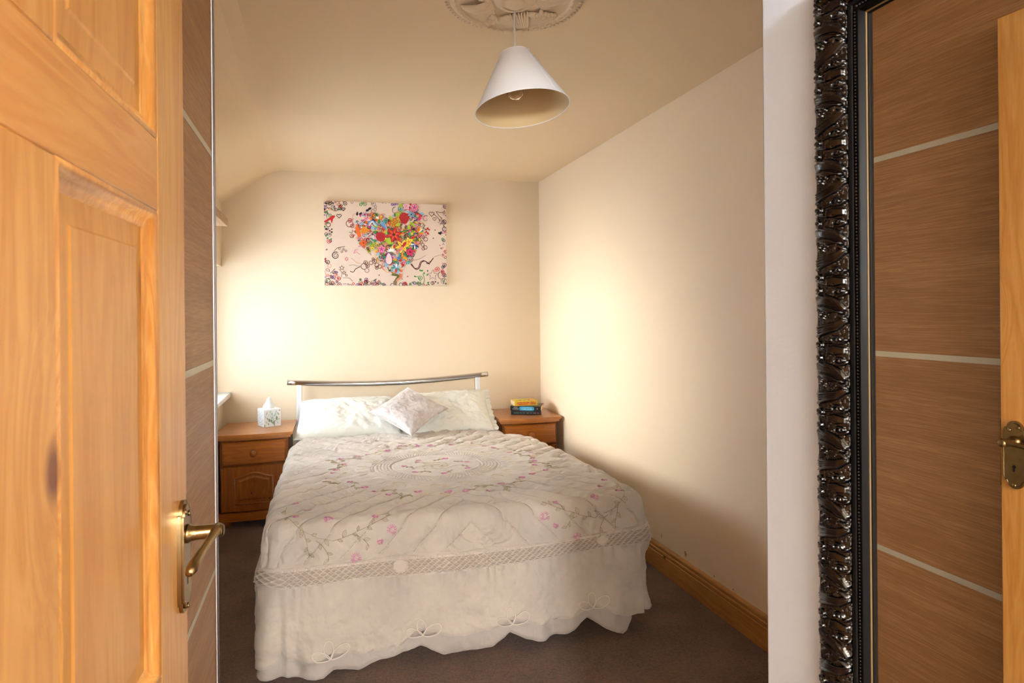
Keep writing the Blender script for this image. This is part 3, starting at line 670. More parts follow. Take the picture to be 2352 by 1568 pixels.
# lining frill showing below the scallops
al2 = np.linspace(-.02, 1.452, 520); nl_ = 34
A3, T3 = np.meshgrid(al2, np.linspace(0, 1, nl_)); zhi = np.interp(A3, *ih); Z3 = .22+(zhi-.22)*T3
Z3 = np.maximum(Z3-.012*ss(.5, 1, T3), -.016)
ex3 = -.026-.012*(1-T3)+.012*ss(.7, 1, T3)*(.5+.5*fbm(A3*5, 0*A3, 81, 1))+.005*fbm(A3*24, T3*5, 83, 3)*ss(.4, .8, T3)-.012*np.exp(-((T3-1)/.05)**2)
npmesh('lining_frill', skirt_pt(A3, Z3, ex3).reshape(-1, 3), gridq(nl_, len(al2)), frillm, spread)
# surface lookup for embroidery in flattened cloth coordinates (fy<0 runs down the foot drape)
QTR = RR*PI/2
def surf(fx, fy, lift=.0012, remap=True):
    fx = np.asarray(fx, float); fy = np.asarray(fy, float)
    if remap: fy = np.where(fy > 0, RR*(1-np.cos(np.clip(fy/RR, 0, PI/2)))+np.maximum(0, fy-QTR), fy)
    D_ = np.maximum(fy, 0); top = fy >= 0
    zt_ = ztop(fx, np.maximum(fy, 0))-topz_drop(dist_in(fx, np.maximum(fy, 0))); dsp = disp(fx, fy)
    a_ = np.clip(1-dist_in(fx, np.maximum(fy, 0))/RR, 0, 1)
    pt = toworld(narrow(fx, fy), fy-(dsp+lift)*a_, zt_+(dsp)*(1-.6*a_)+lift)
    z_ = ztop(fx, 0*fx)-RR+np.minimum(fy, 0); 
    ps = skirt_pt(fx, z_, (dsp*1.15)+lift)
    return np.where(top[..., None], pt, ps)
def polyf(pts):  # flattened polyline -> world points
    a = np.array(pts); return [tuple(p) for p in surf(a[:, 0], a[:, 1], .0016)]
def bez(p0, p1, p2, n=8): return [((1-t)**2*p0[0]+2*t*(1-t)*p1[0]+t*t*p2[0], (1-t)**2*p0[1]+2*t*(1-t)*p1[1]+t*t*p2[1]) for t in [k/n for k in range(n+1)]]
def flower(x, y, R=.021, ang=0, open_=1.0):
    R = R*.68; b = MB(); n = 13
    for k in range(n):
        a = ang+open_*2*PI*(k-n/2)/n*.82
        for da in (-.07, .07):
            b.tube(polyf([(x+R*f*math.cos(a+da*f), y+R*f*math.sin(a+da*f)) for f in (.45, .75, 1.0)]), [.0007, .0009, .0007], 3, mi=0 if k % 3 else 1)
    for rr, mi in ((.42, 0), (.22, 1)):
        b.tube(polyf([(x+R*rr*math.cos(t), y+R*rr*math.sin(t)) for t in [ang+2*PI*k/10 for k in range(8)]]), .0011, 4, mi=mi)
    return b.build('embroidered_flower', [pink, pinkl], spread)
def leaf(b, x, y, a, L=.022):
    s_ = []; n = 5
    for sgn in (1, -1):
        rng_ = range(n+1) if sgn == 1 else range(n, -1, -1)
        for k in rng_:
            t = k/n; wv = sgn*.24*L*math.sin(PI*t); s_.append((x+L*t*math.cos(a)-wv*math.sin(a), y+L*t*math.sin(a)+wv*math.cos(a)))
    b.tube(polyf(s_), .0008, 4); b.tube(polyf([(x, y), (x+L*.8*math.cos(a), y+L*.8*math.sin(a))]), .0007, 4)
def sprig(path, nleaf=5, L=.022, mat=thread, flowers=()):
    b = MB(); b.tube(polyf(path), .0009, 4)
    for k in range(nleaf):
        i = 1+int(k*(len(path)-2)/max(1, nleaf-1)); i = min(i, len(path)-2)
        dxx, dyy = path[i+1][0]-path[i-1][0], path[i+1][1]-path[i-1][1]; a = math.atan2(dyy, dxx)+(1 if k % 2 else -1)*random.uniform(.6, 1.0)
        leaf(b, path[i][0], path[i][1], a, L*random.uniform(.75, 1.1))
    b.build('embroidered_sprig', mat, spread)
# corner sprays at the foot
def spray(mx):
    X = lambda v: v if not mx else BW-v
    f = lambda pts: [(X(a), c) for a, c in pts]
    sprig(f(bez((.075, .20), (.05, .02), (.25, -.025), 14)), 7, .026); sprig(f(bez((.25, -.025), (.36, .0), (.47, .055), 12)), 8, .026)
    sprig(f(bez((.14, .03), (.16, -.02), (.165, -.085), 8)), 4, .026); sprig(f(bez((.19, -.02), (.24, -.06), (.235, -.1), 7)), 3, .026)
    sprig(f(bez((.33, -.01), (.37, -.03), (.385, -.055), 6)), 3, .024); sprig(f(bez((.085, .15), (.13, .12), (.15, .13), 5)), 2, .02, threadl)
    for x, y, r_, a in ((.235, .06, .027, 2.2), (.47, -.005, .030, 1.2), (.335, -.095, .030, 2.0), (.155, .17, .024, .6), (.105, .245, .02, 1.5), (.115, .09, .018, 2), (.41, .055, .019, 1.5), (.425, -.04, .018, 5)): flower(X(x), y, r_, a if not mx else PI-a)
spray(False); spray(True)
# wreath round the medallion: separate sprigs with gaps, and sprigs inside it
for k in range(8):
    a0 = 2*PI*(k+.5)/8
    for s_ in (1, -1):
        pts = []
        for j in range(9):
            t = j/8; aa = a0+s_*(.04+.27*t); rr = .53+.03*math.sin(PI*t*1.3+k)*(1 if s_ > 0 else -1)-.02*t
            pts.append((CX+rr*math.cos(aa), CY+rr*math.sin(aa)))
        if min(p[1] for p in pts) > -.1: sprig(pts, 5, .030, thread if (k+s_) % 3 else threadl)
    p0 = (CX+.53*math.cos(a0), CY+.53*math.sin(a0)); sprig(bez(p0, (CX+.575*math.cos(a0+.03), CY+.575*math.sin(a0+.03)), (CX+.60*math.cos(a0-.05), CY+.60*math.sin(a0-.05)), 6), 4, .028)
    for da, dr_, R_ in ((-.33, -.005, .024), (.31, -.02, .026), (.05, -.035, .026), (-.16, .035, .020)):
        flower(CX+(.53+dr_)*math.cos(a0+da), CY+(.53+dr_)*math.sin(a0+da), R_, a0+da*3+random.uniform(-1, 1))
for k in range(7):
    a0 = 2*PI*k/7+.25; r_ = .17
    flower(CX+r_*math.cos(a0), CY+r_*math.sin(a0), .024, a0); sprig(bez((CX+(r_-.012)*math.cos(a0+.08), CY+(r_-.012)*math.sin(a0+.08)), (CX+.15*math.cos(a0+.22), CY+.15*math.sin(a0+.22)), (CX+.125*math.cos(a0+.36), CY+.125*math.sin(a0+.36)), 6), 3, .020)
for k in range(12):
    a0 = k*2.399; r_ = .018+.005*k; sprig(bez((CX+r_*math.cos(a0), CY+r_*math.sin(a0)), (CX+r_*1.3*math.cos(a0+.6), CY+r_*1.3*math.sin(a0+.6)), (CX+r_*1.5*math.cos(a0+1), CY+r_*1.5*math.sin(a0+1)), 5), 2, .016, threadl)
# swirls between ring and wreath
for k in range(8):
    a0 = 2*PI*k/8; c0 = (CX+.40*math.cos(a0), CY+.40*math.sin(a0))
    for s_ in (1, -1):
        pts = [(c0[0]+(.052*(1-j/16))*math.cos(a0+PI/2*s_+s_*j*.33)+.05*s_*-math.sin(a0), c0[1]+(.052*(1-j/16))*math.sin(a0+PI/2*s_+s_*j*.33)+.05*s_*math.cos(a0)) for j in range(14)]
        b = MB(); b.tube(polyf(pts), .0012, 4); b.build('stitched_swirl', threadl, spread)
# quilting seams: one line of stitching each, darkened to paint the groove's shadow
seamm = plain('quilting thread with seam shadow', c_(150, 132, 112), .8)
nrm_ = 1/1.41421
for qx in (1, -1):
    for qy in (1, -1):
        for k in range(-11, 12):
            run = []
            for j in range(140):
                v = j*.010+.02; w0 = k*.094
                dx_ = qx*(w0+v)*nrm_; dy_ = qy*(v-w0)*nrm_
                if dx_*qx < 0 or dy_*qy < 0: continue
                x_, y_ = CX+dx_, CY+dy_
                w1 = w0-.006*float(fbm(x_*4, y_*4, 3, 2)); x_, y_ = CX+qx*(w1+v)*nrm_, CY+qy*(v-w1)*nrm_
                lim = -(ztop(min(max(x_, 0), BW), 0)-RR-bandt(min(max(x_, 0), BW)))
                if math.hypot(dx_, dy_) > .575 and 0.004 < x_ < BW-.004 and lim < y_ < 1.72: run.append((x_, y_))
            if len(run) > 3:
                a = np.array(run); P_ = surf(a[:, 0], a[:, 1], .0012, False); b = MB(); b.tube([tuple(p) for p in P_], .0012, 4); b.build('quilting_seam', seamm, spread)
# looped cords on the frill
def cord_pts(lx, z, loops):
    out = []
    for (dx, dz) in loops: out.append((lx+dx, z+dz))
    a = np.array(out); p = skirt_pt(a[:, 0], a[:, 1], .004); return [tuple(q) for q in p]
for lx, z in ((.239, .062), (.581, .092), (.931, .098), (1.272, .122)):
    b = MB()
    for ang, Ls, Wd in ((100, .062, .020), (160, .068, .018), (28, .075, .022)):
        A_ = math.radians(ang); lp_ = []
        for k in range(20):
            t = 2*PI*k/20; u_ = Ls*(1-math.cos(t))/2; v_ = Wd*math.sin(t)*math.sin(t/2)**.5
            lp_.append((u_*math.cos(A_)-v_*math.sin(A_), u_*math.sin(A_)+v_*math.cos(A_)))
        b.tube(cord_pts(lx, z, lp_), .0017, 6, closed=True)
    b.build('looped_cord', cordm, spread, smooth=True)

# ------------------------------------------------------------------ pillows, cushion
def pillow(name, w_, h_, t_, M, mat, label, cat, seed, group=None, n=130, frill=False, corner=.045, wr_=.0115, pinch=2.6):
    loc = M.translation; root = empty(name, loc, label, cat, group)
    u = np.linspace(-1, 1, n)[None, :]; v = np.linspace(-1, 1, n)[:, None]; u = np.sin(u*PI/2); v = np.sin(v*PI/2)
    prof_ = (np.clip(1-np.abs(u)**pinch, 0, 1)*np.clip(1-np.abs(v)**pinch, 0, 1))**.48
    U = u+0*v; V_ = v+0*u
    cx_ = 1-corner*(1-np.abs(V_)**2)*1.0; cy_ = 1-corner*(1-np.abs(U)**2)
    X = U*w_/2*cx_; Y = V_*h_/2*cy_
    wri = wr_*fbm(U*2.4+seed, V_*1.8, seed, 2)+.45*wr_*fbm(U*9+V_*4, V_*3-U*4, seed+3, 3)-.8*wr_*np.abs(fbm(U*5-V_*3, V_*3.4+U*2, seed+6, 3))
    Vv = []
    for s_ in (1, -1):
        Z = s_*prof_*t_/2+wri*(.25+prof_)*(1 if s_ > 0 else .5)
        Vv.append(np.stack([X, Y, Z], -1).reshape(-1, 3))
    q = gridq(n, n); Va = np.concatenate(Vv); Mn = np.array(M)[:3, :3]; Va = Va @ Mn.T+np.array(M.translation)
    o = npmesh('pillowcase' if cat == 'pillow' else 'cushion_cover', Va, np.concatenate([q, q[:, ::-1]+n*n]), mat, root)
    rim = [(U[0, i], V_[0, i], X[0, i], Y[0, i]) for i in range(n)]+[(0, 0, X[i, -1], Y[i, -1]) for i in range(n)]+[(0, 0, X[-1, i], Y[-1, i]) for i in range(n-1, -1, -1)]+[(0, 0, X[i, 0], Y[i, 0]) for i in range(n-1, -1, -1)]
    zr = wr_*.0
    b = MB(); b.tube([M @ Vector((r_[2], r_[3], zr)) for r_ in rim[::3]], .0028, 6, closed=True); b.build('seam_piping', mat, root, smooth=True)
    if frill:      # scalloped border along the right-hand end
        m_ = 120; tt = np.linspace(-1, 1, m_)[:, None]; ww = np.linspace(0, 1, 8)[None, :]
        Xf = w_/2*(1-corner*(1-tt**2))-.004+ww*(.032+.010*np.abs(np.sin(tt*PI*4))); Yf = tt*h_/2*(1+0*ww); Zf = .004*np.sin(tt*40)*ww
        P_ = np.stack([Xf, Yf+0*Xf, Zf+0*Xf], -1).reshape(-1, 3) @ Mn.T+np.array(M.translation)
        npmesh('scalloped_border', P_, gridq(m_, 8), mat, root)
    return root
def frame_from(c, ux_, uy_):
    ux_ = Vector(ux_).normalized(); uz = ux_.cross(Vector(uy_)).normalized(); uy_ = uz.cross(ux_)
    return Matrix(((ux_.x, uy_.x, uz.x, c[0]), (ux_.y, uy_.y, uz.y, c[1]), (ux_.z, uy_.z, uz.z, c[2]), (0, 0, 0, 1)))
exv = (.9953, -.0965, 0)
pillow('pillow', .69, .41, .19, frame_from((.190, 4.245, .612), exv, (.05, .84, .46)), fabw, 'white pillow at the left, beside the cabinet with the tissue box', 'pillow', 201, 'pillows against the headboard')
pillow('pillow', .64, .43, .17, frame_from((.860, 4.195, .616), (.9953, -.0965, .035), (.05, .80, .53)), fabw, 'ivory pillow at the right with scalloped border, beside the cabinet with the books', 'pillow', 231, 'pillows against the headboard', frill=True)
cm = frame_from((.578, 4.045, .672), (.72, .52, .33), (-.62, .60, .30))
pillow('cushion', .375, .375, .12, cm, velv, 'silver mauve crushed velvet cushion standing on one corner against the pillows', 'cushion', 261, n=110, corner=.10, wr_=.006, pinch=3.2)

# ------------------------------------------------------------------ bedside cabinets
ns = empty('bedside_cabinet', (0, 0, 0), 'honey brown pine bedside cabinet left of the bed, under the tissue box', 'cabinet', 'pine bedside cabinets')
BWd, BD, H0 = .405, .43, FZ
def nb(name, mat, fn, par=ns, bev=.002, smooth=False):
    b = MB(); fn(b); return b.build(name, mat, par, bevel=bev, local=True, smooth=smooth)
hw = BWd/2
def bow(x, k=.018): return -BD/2-k*(1-(x/(hw+.03))**2)
def bowed(b, w0, y_back, z0, z1, fwd=0, k=.018, n=14, taper=0):
    pts = [(w0, y_back), (-w0, y_back)]+[(-w0+2*w0*i/n, bow(-w0+2*w0*i/n, k)-fwd) for i in range(n+1)]
    b.prism(pts, z0, z1)
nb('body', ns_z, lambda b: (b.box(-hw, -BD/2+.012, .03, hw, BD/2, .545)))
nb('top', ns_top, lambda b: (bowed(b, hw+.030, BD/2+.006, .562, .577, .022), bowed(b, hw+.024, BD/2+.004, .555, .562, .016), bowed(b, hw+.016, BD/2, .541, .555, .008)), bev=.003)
nb('plinth', ns_x, lambda b: (bowed(b, hw+.012, BD/2, .028, .072, .006), bowed(b, hw+.006, BD/2, .072, .082, 0)), bev=.003)
for sx in (-1, 1):
    for sy in (-1, 1):
        nb('foot', ns_x, lambda b: b.lathe([(.012, H0), (.028, H0+.004), (.034, H0+.018), (.032, H0+.032), (.022, H0+.044), (.020, .032)], Matrix.Translation((sx*(hw-.028), sy*(BD/2-.04), 0)), 20), bev=0, smooth=True)
def front_panel(b, x0, x1, z0, z1, thick, edge, n=14):
    # bowed board with a chamfered edge
    vs = []; fs = []
    for j, (m_, f) in enumerate(((0, 0), (0, thick*.55), (edge, thick))):
        for i in range(n+1):
            x = x0+m_+(x1-x0-2*m_)*i/n; vs.append((x, bow(x, .014)+.006-f, z0+m_)); vs.append((x, bow(x, .014)+.006-f, z1-m_))
    w2 = 2*(n+1)
    for j in range(2):
        for i in range(n):
            a = j*w2+2*i; fs.append((a, a+2, a+2+w2, a+w2)); fs.append((a+1, a+1+w2, a+3+w2, a+3))
        fs.append((j*w2, j*w2+w2, j*w2+w2+1, j*w2+1)); e = j*w2+2*n; fs.append((e, e+1, e+w2+1, e+w2))
    for i in range(n): a = 2*w2+2*i; fs.append((a, a+2, a+3, a+1))
    b.add(vs, fs)
dw = nb('drawer', ns_x, lambda b: front_panel(b, -hw+.012, hw-.012, .385, .528, .020, .008), bev=0)
knobp = [(.008, 0), (.009, .006), (.012, .010), (.021, .016), (.0225, .024), (.018, .032), (.008, .036), (.001, .0365)]
nb('knob', ns_z, lambda b: b.lathe(knobp, Matrix.Translation((0, bow(0, .014)-.012, .457)) @ Matrix.Rotation(PI/2, 4, 'X'), 20), dw, 0, True)
dd_ = nb('door', ns_z, lambda b: front_panel(b, -hw+.006, hw-.006, .086, .372, .016, .006), bev=0)
def archz(x): return .305+.026*math.exp(-(x/.070)**2)*1.2
def arch(b, ins, y0, r_=None):
    xs = [-.118+ins+(.236-2*ins)*i/20 for i in range(21)]
    return [(x, archz(x)-ins) for x in xs]+[(.118-ins, .132+ins), (-.118+ins, .132+ins)]
def raised(b):
    o1 = arch(b, .022, 0); o2 = arch(b, .036, 0); n = len(o1)
    yb = lambda x, f: bow(x, .014)+.006-f
    vs = [(x, yb(x, .015), z) for x, z in o1]+[(x, yb(x, .021), z) for x, z in o2]
    fs = [(i, (i+1) % n, n+(i+1) % n, n+i) for i in range(n)]
    tri = tessellate_polygon([[Vector((x, z, 0)) for x, z in o2]]); fs += [tuple(n+i for i in t) for t in tri]; b.add(vs, fs)
nb('raised_panel', ns_z, raised, dd_, 0)
nb('arched_moulding', ns_x, lambda b: b.tube([(x, bow(x, .014)-.0105, z) for x, z in arch(b, .006, 0)], .0062, 8, closed=True), dd_, 0, True)
nb('knob', ns_z, lambda b: b.lathe(knobp, Matrix.Translation((hw-.028, bow(hw-.028, .014)-.008, .262)) @ Matrix.Rotation(PI/2, 4, 'X'), 20), dd_, 0, True)
ns2 = copy_tree(ns); ns2['label'] = 'honey brown pine bedside cabinet right of the bed, under the stack of books'
ns.location = (-.400, 4.05+.022+BD/2+.018, 0); ns.rotation_euler = (0, 0, math.radians(-1.5))
ns2.location = (1.453, 3.953+.04+BD/2, 0); ns2.rotation_euler = (0, 0, math.radians(-4.7))
TOPZ = .577

# ------------------------------------------------------------------ tissue box
TBc = Vector((-.335, 4.342, TOPZ)); TA = math.radians(24); TM = Matrix.Translation(TBc) @ Matrix.Rotation(TA, 4, 'Z'); hs = .058
tb_ = empty('tissue_box', TBc, 'white tissue box with green leaf print on the left bedside cabinet', 'tissue box')
b = MB(); zz = .118
b.box(-hs, -hs, 0, hs, hs, zz-.001, TM)
b.build('carton', boxw, tb_, bevel=.0015)
b = MB()
def pleaf(b, cx, cz, L, a, wd_, face, mi, lift):
    pts = []
    for k in range(9): t = k/8; pts.append((L*(t-.5), wd_*math.sin(PI*t)))
    for k in range(7, 0, -1): t = k/8; pts.append((L*(t-.5), -wd_*math.sin(PI*t)))
    vs = []
    for x, y in pts:
        X = cx+x*math.cos(a)-y*math.sin(a); Z = cz+x*math.sin(a)+y*math.cos(a); X = max(-hs+.001, min(hs-.001, X)); Z = max(.001, min(zz-.002, Z))
        vs.append((X, -hs-lift, Z) if face == 0 else ((-hs-lift, -X, Z) if face == 1 else (X, Z-hs, zz-.001+lift)))
    n = len(vs); c_i = tuple(sum(v[i] for v in vs)/n for i in range(3)); vs.append(c_i)
    b.add(vs, [(i, (i+1) % n, n) for i in range(n)], TM, mi)
rl = random.Random(5)
for face in (0, 1):
    for k in range(22):
        cx = -.05+.1*((k*.618) % 1); cz = .008+.10*((k+.5)/22); pleaf(b, cx, cz, rl.uniform(.016, .030), rl.choice([1.2, 2.0, 1.0, 2.2, .5, 1.7]), rl.uniform(.0022, .0050), face, rl.randrange(3), .0003+k*.00001)
for cx, cz, a in ((-.004, .083, 2.2), (.018, .078, 1.0), (-.002, .060, 0.7), (-.006, .038, 1.75), (.010, .028, 1.35), (-.02, .044, 1.6), (.028, .05, 1.9)): pleaf(b, cx, cz, .026, a, .0065, 0, (k := (1 if cz > .055 else 2)), .0008)
b.build('leaf_print', [leaf1, leaf2, leaf3], tb_)
b = MB(); b.prism([(.036*math.cos(t), .014*math.sin(t)) for t in [2*PI*k/20 for k in range(20)]], zz-.0012, zz-.0002, 'z', TM); b.build('slot', plain('slot shade', c_(196, 168, 120), .8), tb_)
n1_, n2_ = 26, 32
T_, Ph = np.meshgrid(np.linspace(0, 1, n1_), np.linspace(0, 2*PI, n2_), indexing='ij')
rad = .033*(1-T_**3.5)**.5*(1-.50*T_)*(1+.12*np.sin(T_*7))+.002
rx = rad*(1+.10*np.sin(5*Ph+T_*4)+.06*np.sin(9*Ph)); ry = rad*.62*(1+.15*np.sin(4*Ph+1+3*T_))
Xq = rx*np.cos(Ph)-.004+.006*T_; Yq = ry*np.sin(Ph); Zq = zz-.001+.076*T_+.003*np.sin(3*Ph)*T_
Pq = np.stack([Xq, Yq, Zq], -1).reshape(-1, 3) @ np.array(TM)[:3, :3].T+np.array(TBc)
npmesh('tissue', Pq, gridq(n1_, n2_), paper, tb_)

# ------------------------------------------------------------------ books
def text_mesh(b, txt, size, M, mi, maxw=None, align='LEFT', bold=0):
    cu_ = bpy.data.curves.new('t', 'FONT'); cu_.body = txt; cu_.size = size; cu_.align_x = align; cu_.align_y = 'CENTER'; cu_.resolution_u = 2; cu_.offset = bold
    ob = bpy.data.objects.new('t', cu_); me = bpy.data.meshes.new_from_object(ob)
    vs = [Vector(v.co) for v in me.vertices]; 
    if maxw and vs:
        w0 = max(v.x for v in vs)-min(v.x for v in vs); s_ = maxw/w0
        for v in vs: v.x *= s_
    b.add(vs, [tuple(p.vertices) for p in me.polygons], M, mi); bpy.data.objects.remove(ob); bpy.data.curves.remove(cu_); bpy.data.meshes.remove(me)
bk_black = plain('black book cover', c_(16, 18, 24), .35, coat=.3); bk_teal = plain('dark teal cover', c_(40, 72, 78), .35, coat=.3)
bk_blue = plain('bright blue print', c_(40, 165, 220), .4); bk_lblue = plain('pale blue print', c_(130, 215, 240), .4); bk_yel = plain('yellow cover', c_(236, 208, 50), .4, coat=.3, var=.08, vscale=40)
bk_or = plain('orange print', c_(240, 150, 60), .4); bk_pages = plain('book pages', c_(226, 204, 160), .9, bump=.4, bscale=600)
ink = plain('dark red brown ink', c_(96, 40, 20), .5); inkd = plain('dark olive ink', c_(80, 70, 30), .5); wht = plain('white ink', c_(225, 225, 225), .5); tealink = plain('teal ink', c_(50, 130, 130), .5); greyink = plain('grey ink', c_(120, 120, 120), .5); redink = plain('red ink', c_(180, 50, 60), .5); lime = plain('lime print', c_(200, 205, 70), .4)
inkb = plain('deep blue ink', c_(14, 70, 130), .5)
def book(name, corner, ang, Ln, Dp, Th, label, mats, covm, seed=0):
    """corner: left end of the spine at the bottom; the spine faces -y"""
    M = Matrix.Translation(corner) @ Matrix.Rotation(ang, 4, 'Z'); r = empty(name, corner, label, 'book', 'paperbacks stacked on the right bedside cabinet')
    b = MB(); b.box(.002, .0012, .0014, Ln-.002, Dp-.002, Th-.0014, M); b.build('pages', bk_pages, r)
    b = MB(); b.box(0, 0, 0, Ln, Dp, .0014, M); b.box(0, 0, Th-.0014, Ln, Dp, Th, M); b.box(0, -.0006, 0, Ln, .0012, Th, M); b.build('cover', covm, r, bevel=.0005)
    return M, r
SPN = lambda M, x, z: M @ Matrix.Translation((x, -.0012, z)) @ Matrix.Rotation(PI/2, 4, 'X')
TPN = lambda M, x, y, z: M @ Matrix.Translation((x, y, z))
z0 = TOPZ+.0003
M, r = book('book', (1.342, 4.150, z0), math.radians(-24), .224, .135, .029, 'thin black paperback at the bottom of the stack', None, bk_black)
b = MB()
for x0, w_, mi in ((.020, .044, 0), (.070, .016, 0), (.090, .014, 0), (.118, .020, 1), (.142, .016, 1), (.163, .026, 1)):
    for q in range(int(w_/.0042)): b.box(x0+q*.0042, -.0010, .010, x0+q*.0042+.0030, -.0008, .0165, M, mi)
b.box(.195, -.0010, .010, .207, -.0008, .016, M, 2); b.build('spine_lettering', [tealink, greyink, redink], r)
z0 += .0295
M, r = book('book', (1.340, 4.158, z0), math.radians(-29), .228, .165, .0345, 'black paperback with bright blue title panel in the middle of the stack', None, bk_black)
b = MB()
ov = [(.068+.110*(.5+.5*math.copysign(abs(math.cos(t))**.35, math.cos(t))), .017+.0145*math.copysign(abs(math.sin(t))**.5, math.sin(t))) for t in [2*PI*k/36 for k in range(36)]]
b.prism(ov, -.0009, -.0007, 'y', M, 0); b.prism([(.123+(x-.123)*.78, .017+(z-.017)*.62) for x, z in ov], -.0011, -.0009, 'y', M, 1)
text_mesh(b, 'INTO THE WATER', .017, SPN(M, .078, .0175), 2, .093, bold=.0003); text_mesh(b, 'PAULA', .0115, SPN(M, .024, .0245), 3, .030); text_mesh(b, 'HAWKINS', .0115, SPN(M, .014, .0125), 3, .048); text_mesh(b, 'W', .010, SPN(M, .197, .016), 3)
b.build('spine_lettering', [bk_blue, bk_lblue, inkb, wht], r)
b = MB(); b.box(.01, .01, .0347, .20, .155, .0349, M, 0); b.build('cover_picture', bk_teal, r)
b = MB(); b.prism([(.028+.013*math.cos(t), .022+.011*math.sin(t)) for t in [2*PI*k/20 for k in range(20)]], .0349, .0351, 'z', M, 0); b.prism([(.030+.008*math.cos(t), .022+.0065*math.sin(t)) for t in [2*PI*k/20 for k in range(20)]], .0351, .0353, 'z', M, 1); b.build('round_sticker', [wht, redink], r)
z0 += .0355
M, r = book('book', (1.364, 4.128, z0), math.radians(-1.5), .178, .115, .0335, 'yellow paperback with orange spine on top of the stack', None, bk_yel)
b = MB()
b.prism([(.014+.108*(.5+.5*math.copysign(abs(math.cos(t))**.4, math.cos(t))), .016+.012*math.copysign(abs(math.sin(t))**.6, math.sin(t))) for t in [2*PI*k/30 for k in range(30)]], -.0009, -.0007, 'y', M, 0)
b.prism([(.118+.050*(.5+.5*math.copysign(abs(math.cos(t))**.5, math.cos(t))), .016+.011*math.copysign(abs(math.sin(t))**.6, math.sin(t))) for t in [2*PI*k/30 for k in range(30)]], -.0009, -.0007, 'y', M, 0)
text_mesh(b, 'THE GIRL WITH THE', .0105, SPN(M, .018, .0225), 1, .092, bold=.0002); text_mesh(b, 'DRAGON TATTOO', .0105, SPN(M, .030, .0100), 1, .070, bold=.0002); text_mesh(b, 'STIEG', .0105, SPN(M, .122, .0225), 2, .026, bold=.0002); text_mesh(b, 'LARSSON', .0105, SPN(M, .122, .0100), 2, .040, bold=.0002)
b.build('spine_lettering', [bk_or, ink, inkd], r)
b = MB()
for x0, y0, w_, mi in ((.018, .028, .018, 1), (.042, .024, .02, 1), (.050, .052, .022, 1), (.078, .032, .024, 1), (.088, .060, .020, 1), (.112, .026, .018, 1), (.108, .048, .026, 1)):
    for kk in range(2): b.box(x0, y0+kk*.009, .0337, x0+w_, y0+.005+kk*.009, .0338, M, mi)
b.prism([(.145+.024*math.cos(t), .060+.030*math.sin(t)) for t in [2*PI*k/20 for k in range(20)]], .0336, .03365, 'z', M, 0); b.prism([(.085+.05*math.cos(t), .095+.014*math.sin(t)) for t in [2*PI*k/20 for k in range(20)]], .0336, .03365, 'z', M, 2)
b.build('cover_print', [bk_or, inkd, lime], r)

# ------------------------------------------------------------------ shelf on the window wall
sh = MB(); sh.box(-.664, 2.55, 1.802, -.46, 3.42, 1.844); o = sh.build('wall_shelf', oak_shelf, None, bevel=.002, origin=None)
tag(o, 'floating oak shelf high on the window wall', 'shelf')

# ------------------------------------------------------------------ pendant lamp and ceiling rose
pc0 = Vector((.627, 1.862, CZ))       # directly under the rose centre
rs = empty('ceiling_rose', pc0, 'round plaster ceiling rose moulded with grapes and leaves, above the pendant lamp', 'ceiling rose')
MR = Matrix.Translation(pc0)
b = MB(); b.lathe([(.001, 0), (.236, 0), (.236, -.004), (.222, -.008), (.212, -.011), (.208, -.017), (.200, -.019), (.192, -.014), (.188, -.010), (.176, -.009), (.120, -.010), (.070, -.012), (.060, -.020), (.045, -.024), (.042, -.020), (.001, -.020)], MR, 96); smooth_by_angle(b.build('disc', rosem, rs), 35)
b = MB()
for k in range(44):       # egg and dart rim
    a = 2*PI*k/44; c0 = (.197*math.cos(a), .197*math.sin(a), -.019)
    if k % 2: b.ball(c0, (.0055, .0055, .005), 8, 6, MR)
    else: b.ball((0, 0, 0), (.0042, .012, .005), 8, 6, MR @ Matrix.Translation(c0) @ Matrix.Rotation(a, 4, 'Z'))
for k in range(80):
    a = 2*PI*k/80; rr = .226; p = [(rr-.008, a), (rr+.006, a+.018), (rr-.008, a+.036)]
    b.tube([(r_*math.cos(t), r_*math.sin(t), -.008) for r_, t in p], .0026, 5, M=MR)
b.build('beaded_rim', rosem, rs, smooth=True)
for k in range(8):
    a = 2*PI*(k+.35)/8; Mk = MR @ Matrix.Rotation(a, 4, 'Z') @ Matrix.Translation((.128, 0, -.012)); b = MB()
    if k % 2 == 0:      # bunch of grapes with vine leaves
        rg = random.Random(k)
        for j in range(22): 
            t = j/21; b.ball((-.022+.062*t, (rg.random()-.5)*.052*(1-t*.75), -.006-.010*math.sin(PI*min(1, t+.2))*rg.random()), .0085, 8, 6, Mk)
        for s_ in (1, -1):
            for j in range(5):
                aa = s_*(1.0+.35*j); b.ball((0, 0, 0), (.021, .0075, .006), 8, 5, Mk @ Matrix.Translation((-.028, s_*.020, -.006)) @ Matrix.Rotation(aa, 4, 'Z') @ Matrix.Translation((.014, 0, 0)))
        b.build('grape_cluster', rosem, rs, smooth=True)
    else:               # ribbed scroll leaf
        for j in range(7):
            yy = (j-3)*.0085; b.tube([(-.055+.11*t, yy*(1.2-.7*t)*(1 if t < .8 else .7), -.004-.014*math.sin(PI*t)+.004*t) for t in [q/8 for q in range(9)]], [.003, .0045, .005, .0055, .0055, .0055, .005, .0045, .002], 6, M=Mk)
        b.build('scroll_leaf', rosem, rs, smooth=True)
b = MB(); b.lathe([(.001, -.018), (.034, -.018), (.034, -.024), (.026, -.030), (.008, -.033), (.004, -.034)], MR, 24); b.build('cord_cup', rosem, rs, smooth=True)
pl = empty('pendant_lamp', (pc0.x, pc0.y, 2.2), 'white cone shade pendant lamp hanging from the ceiling rose', 'pendant lamp')
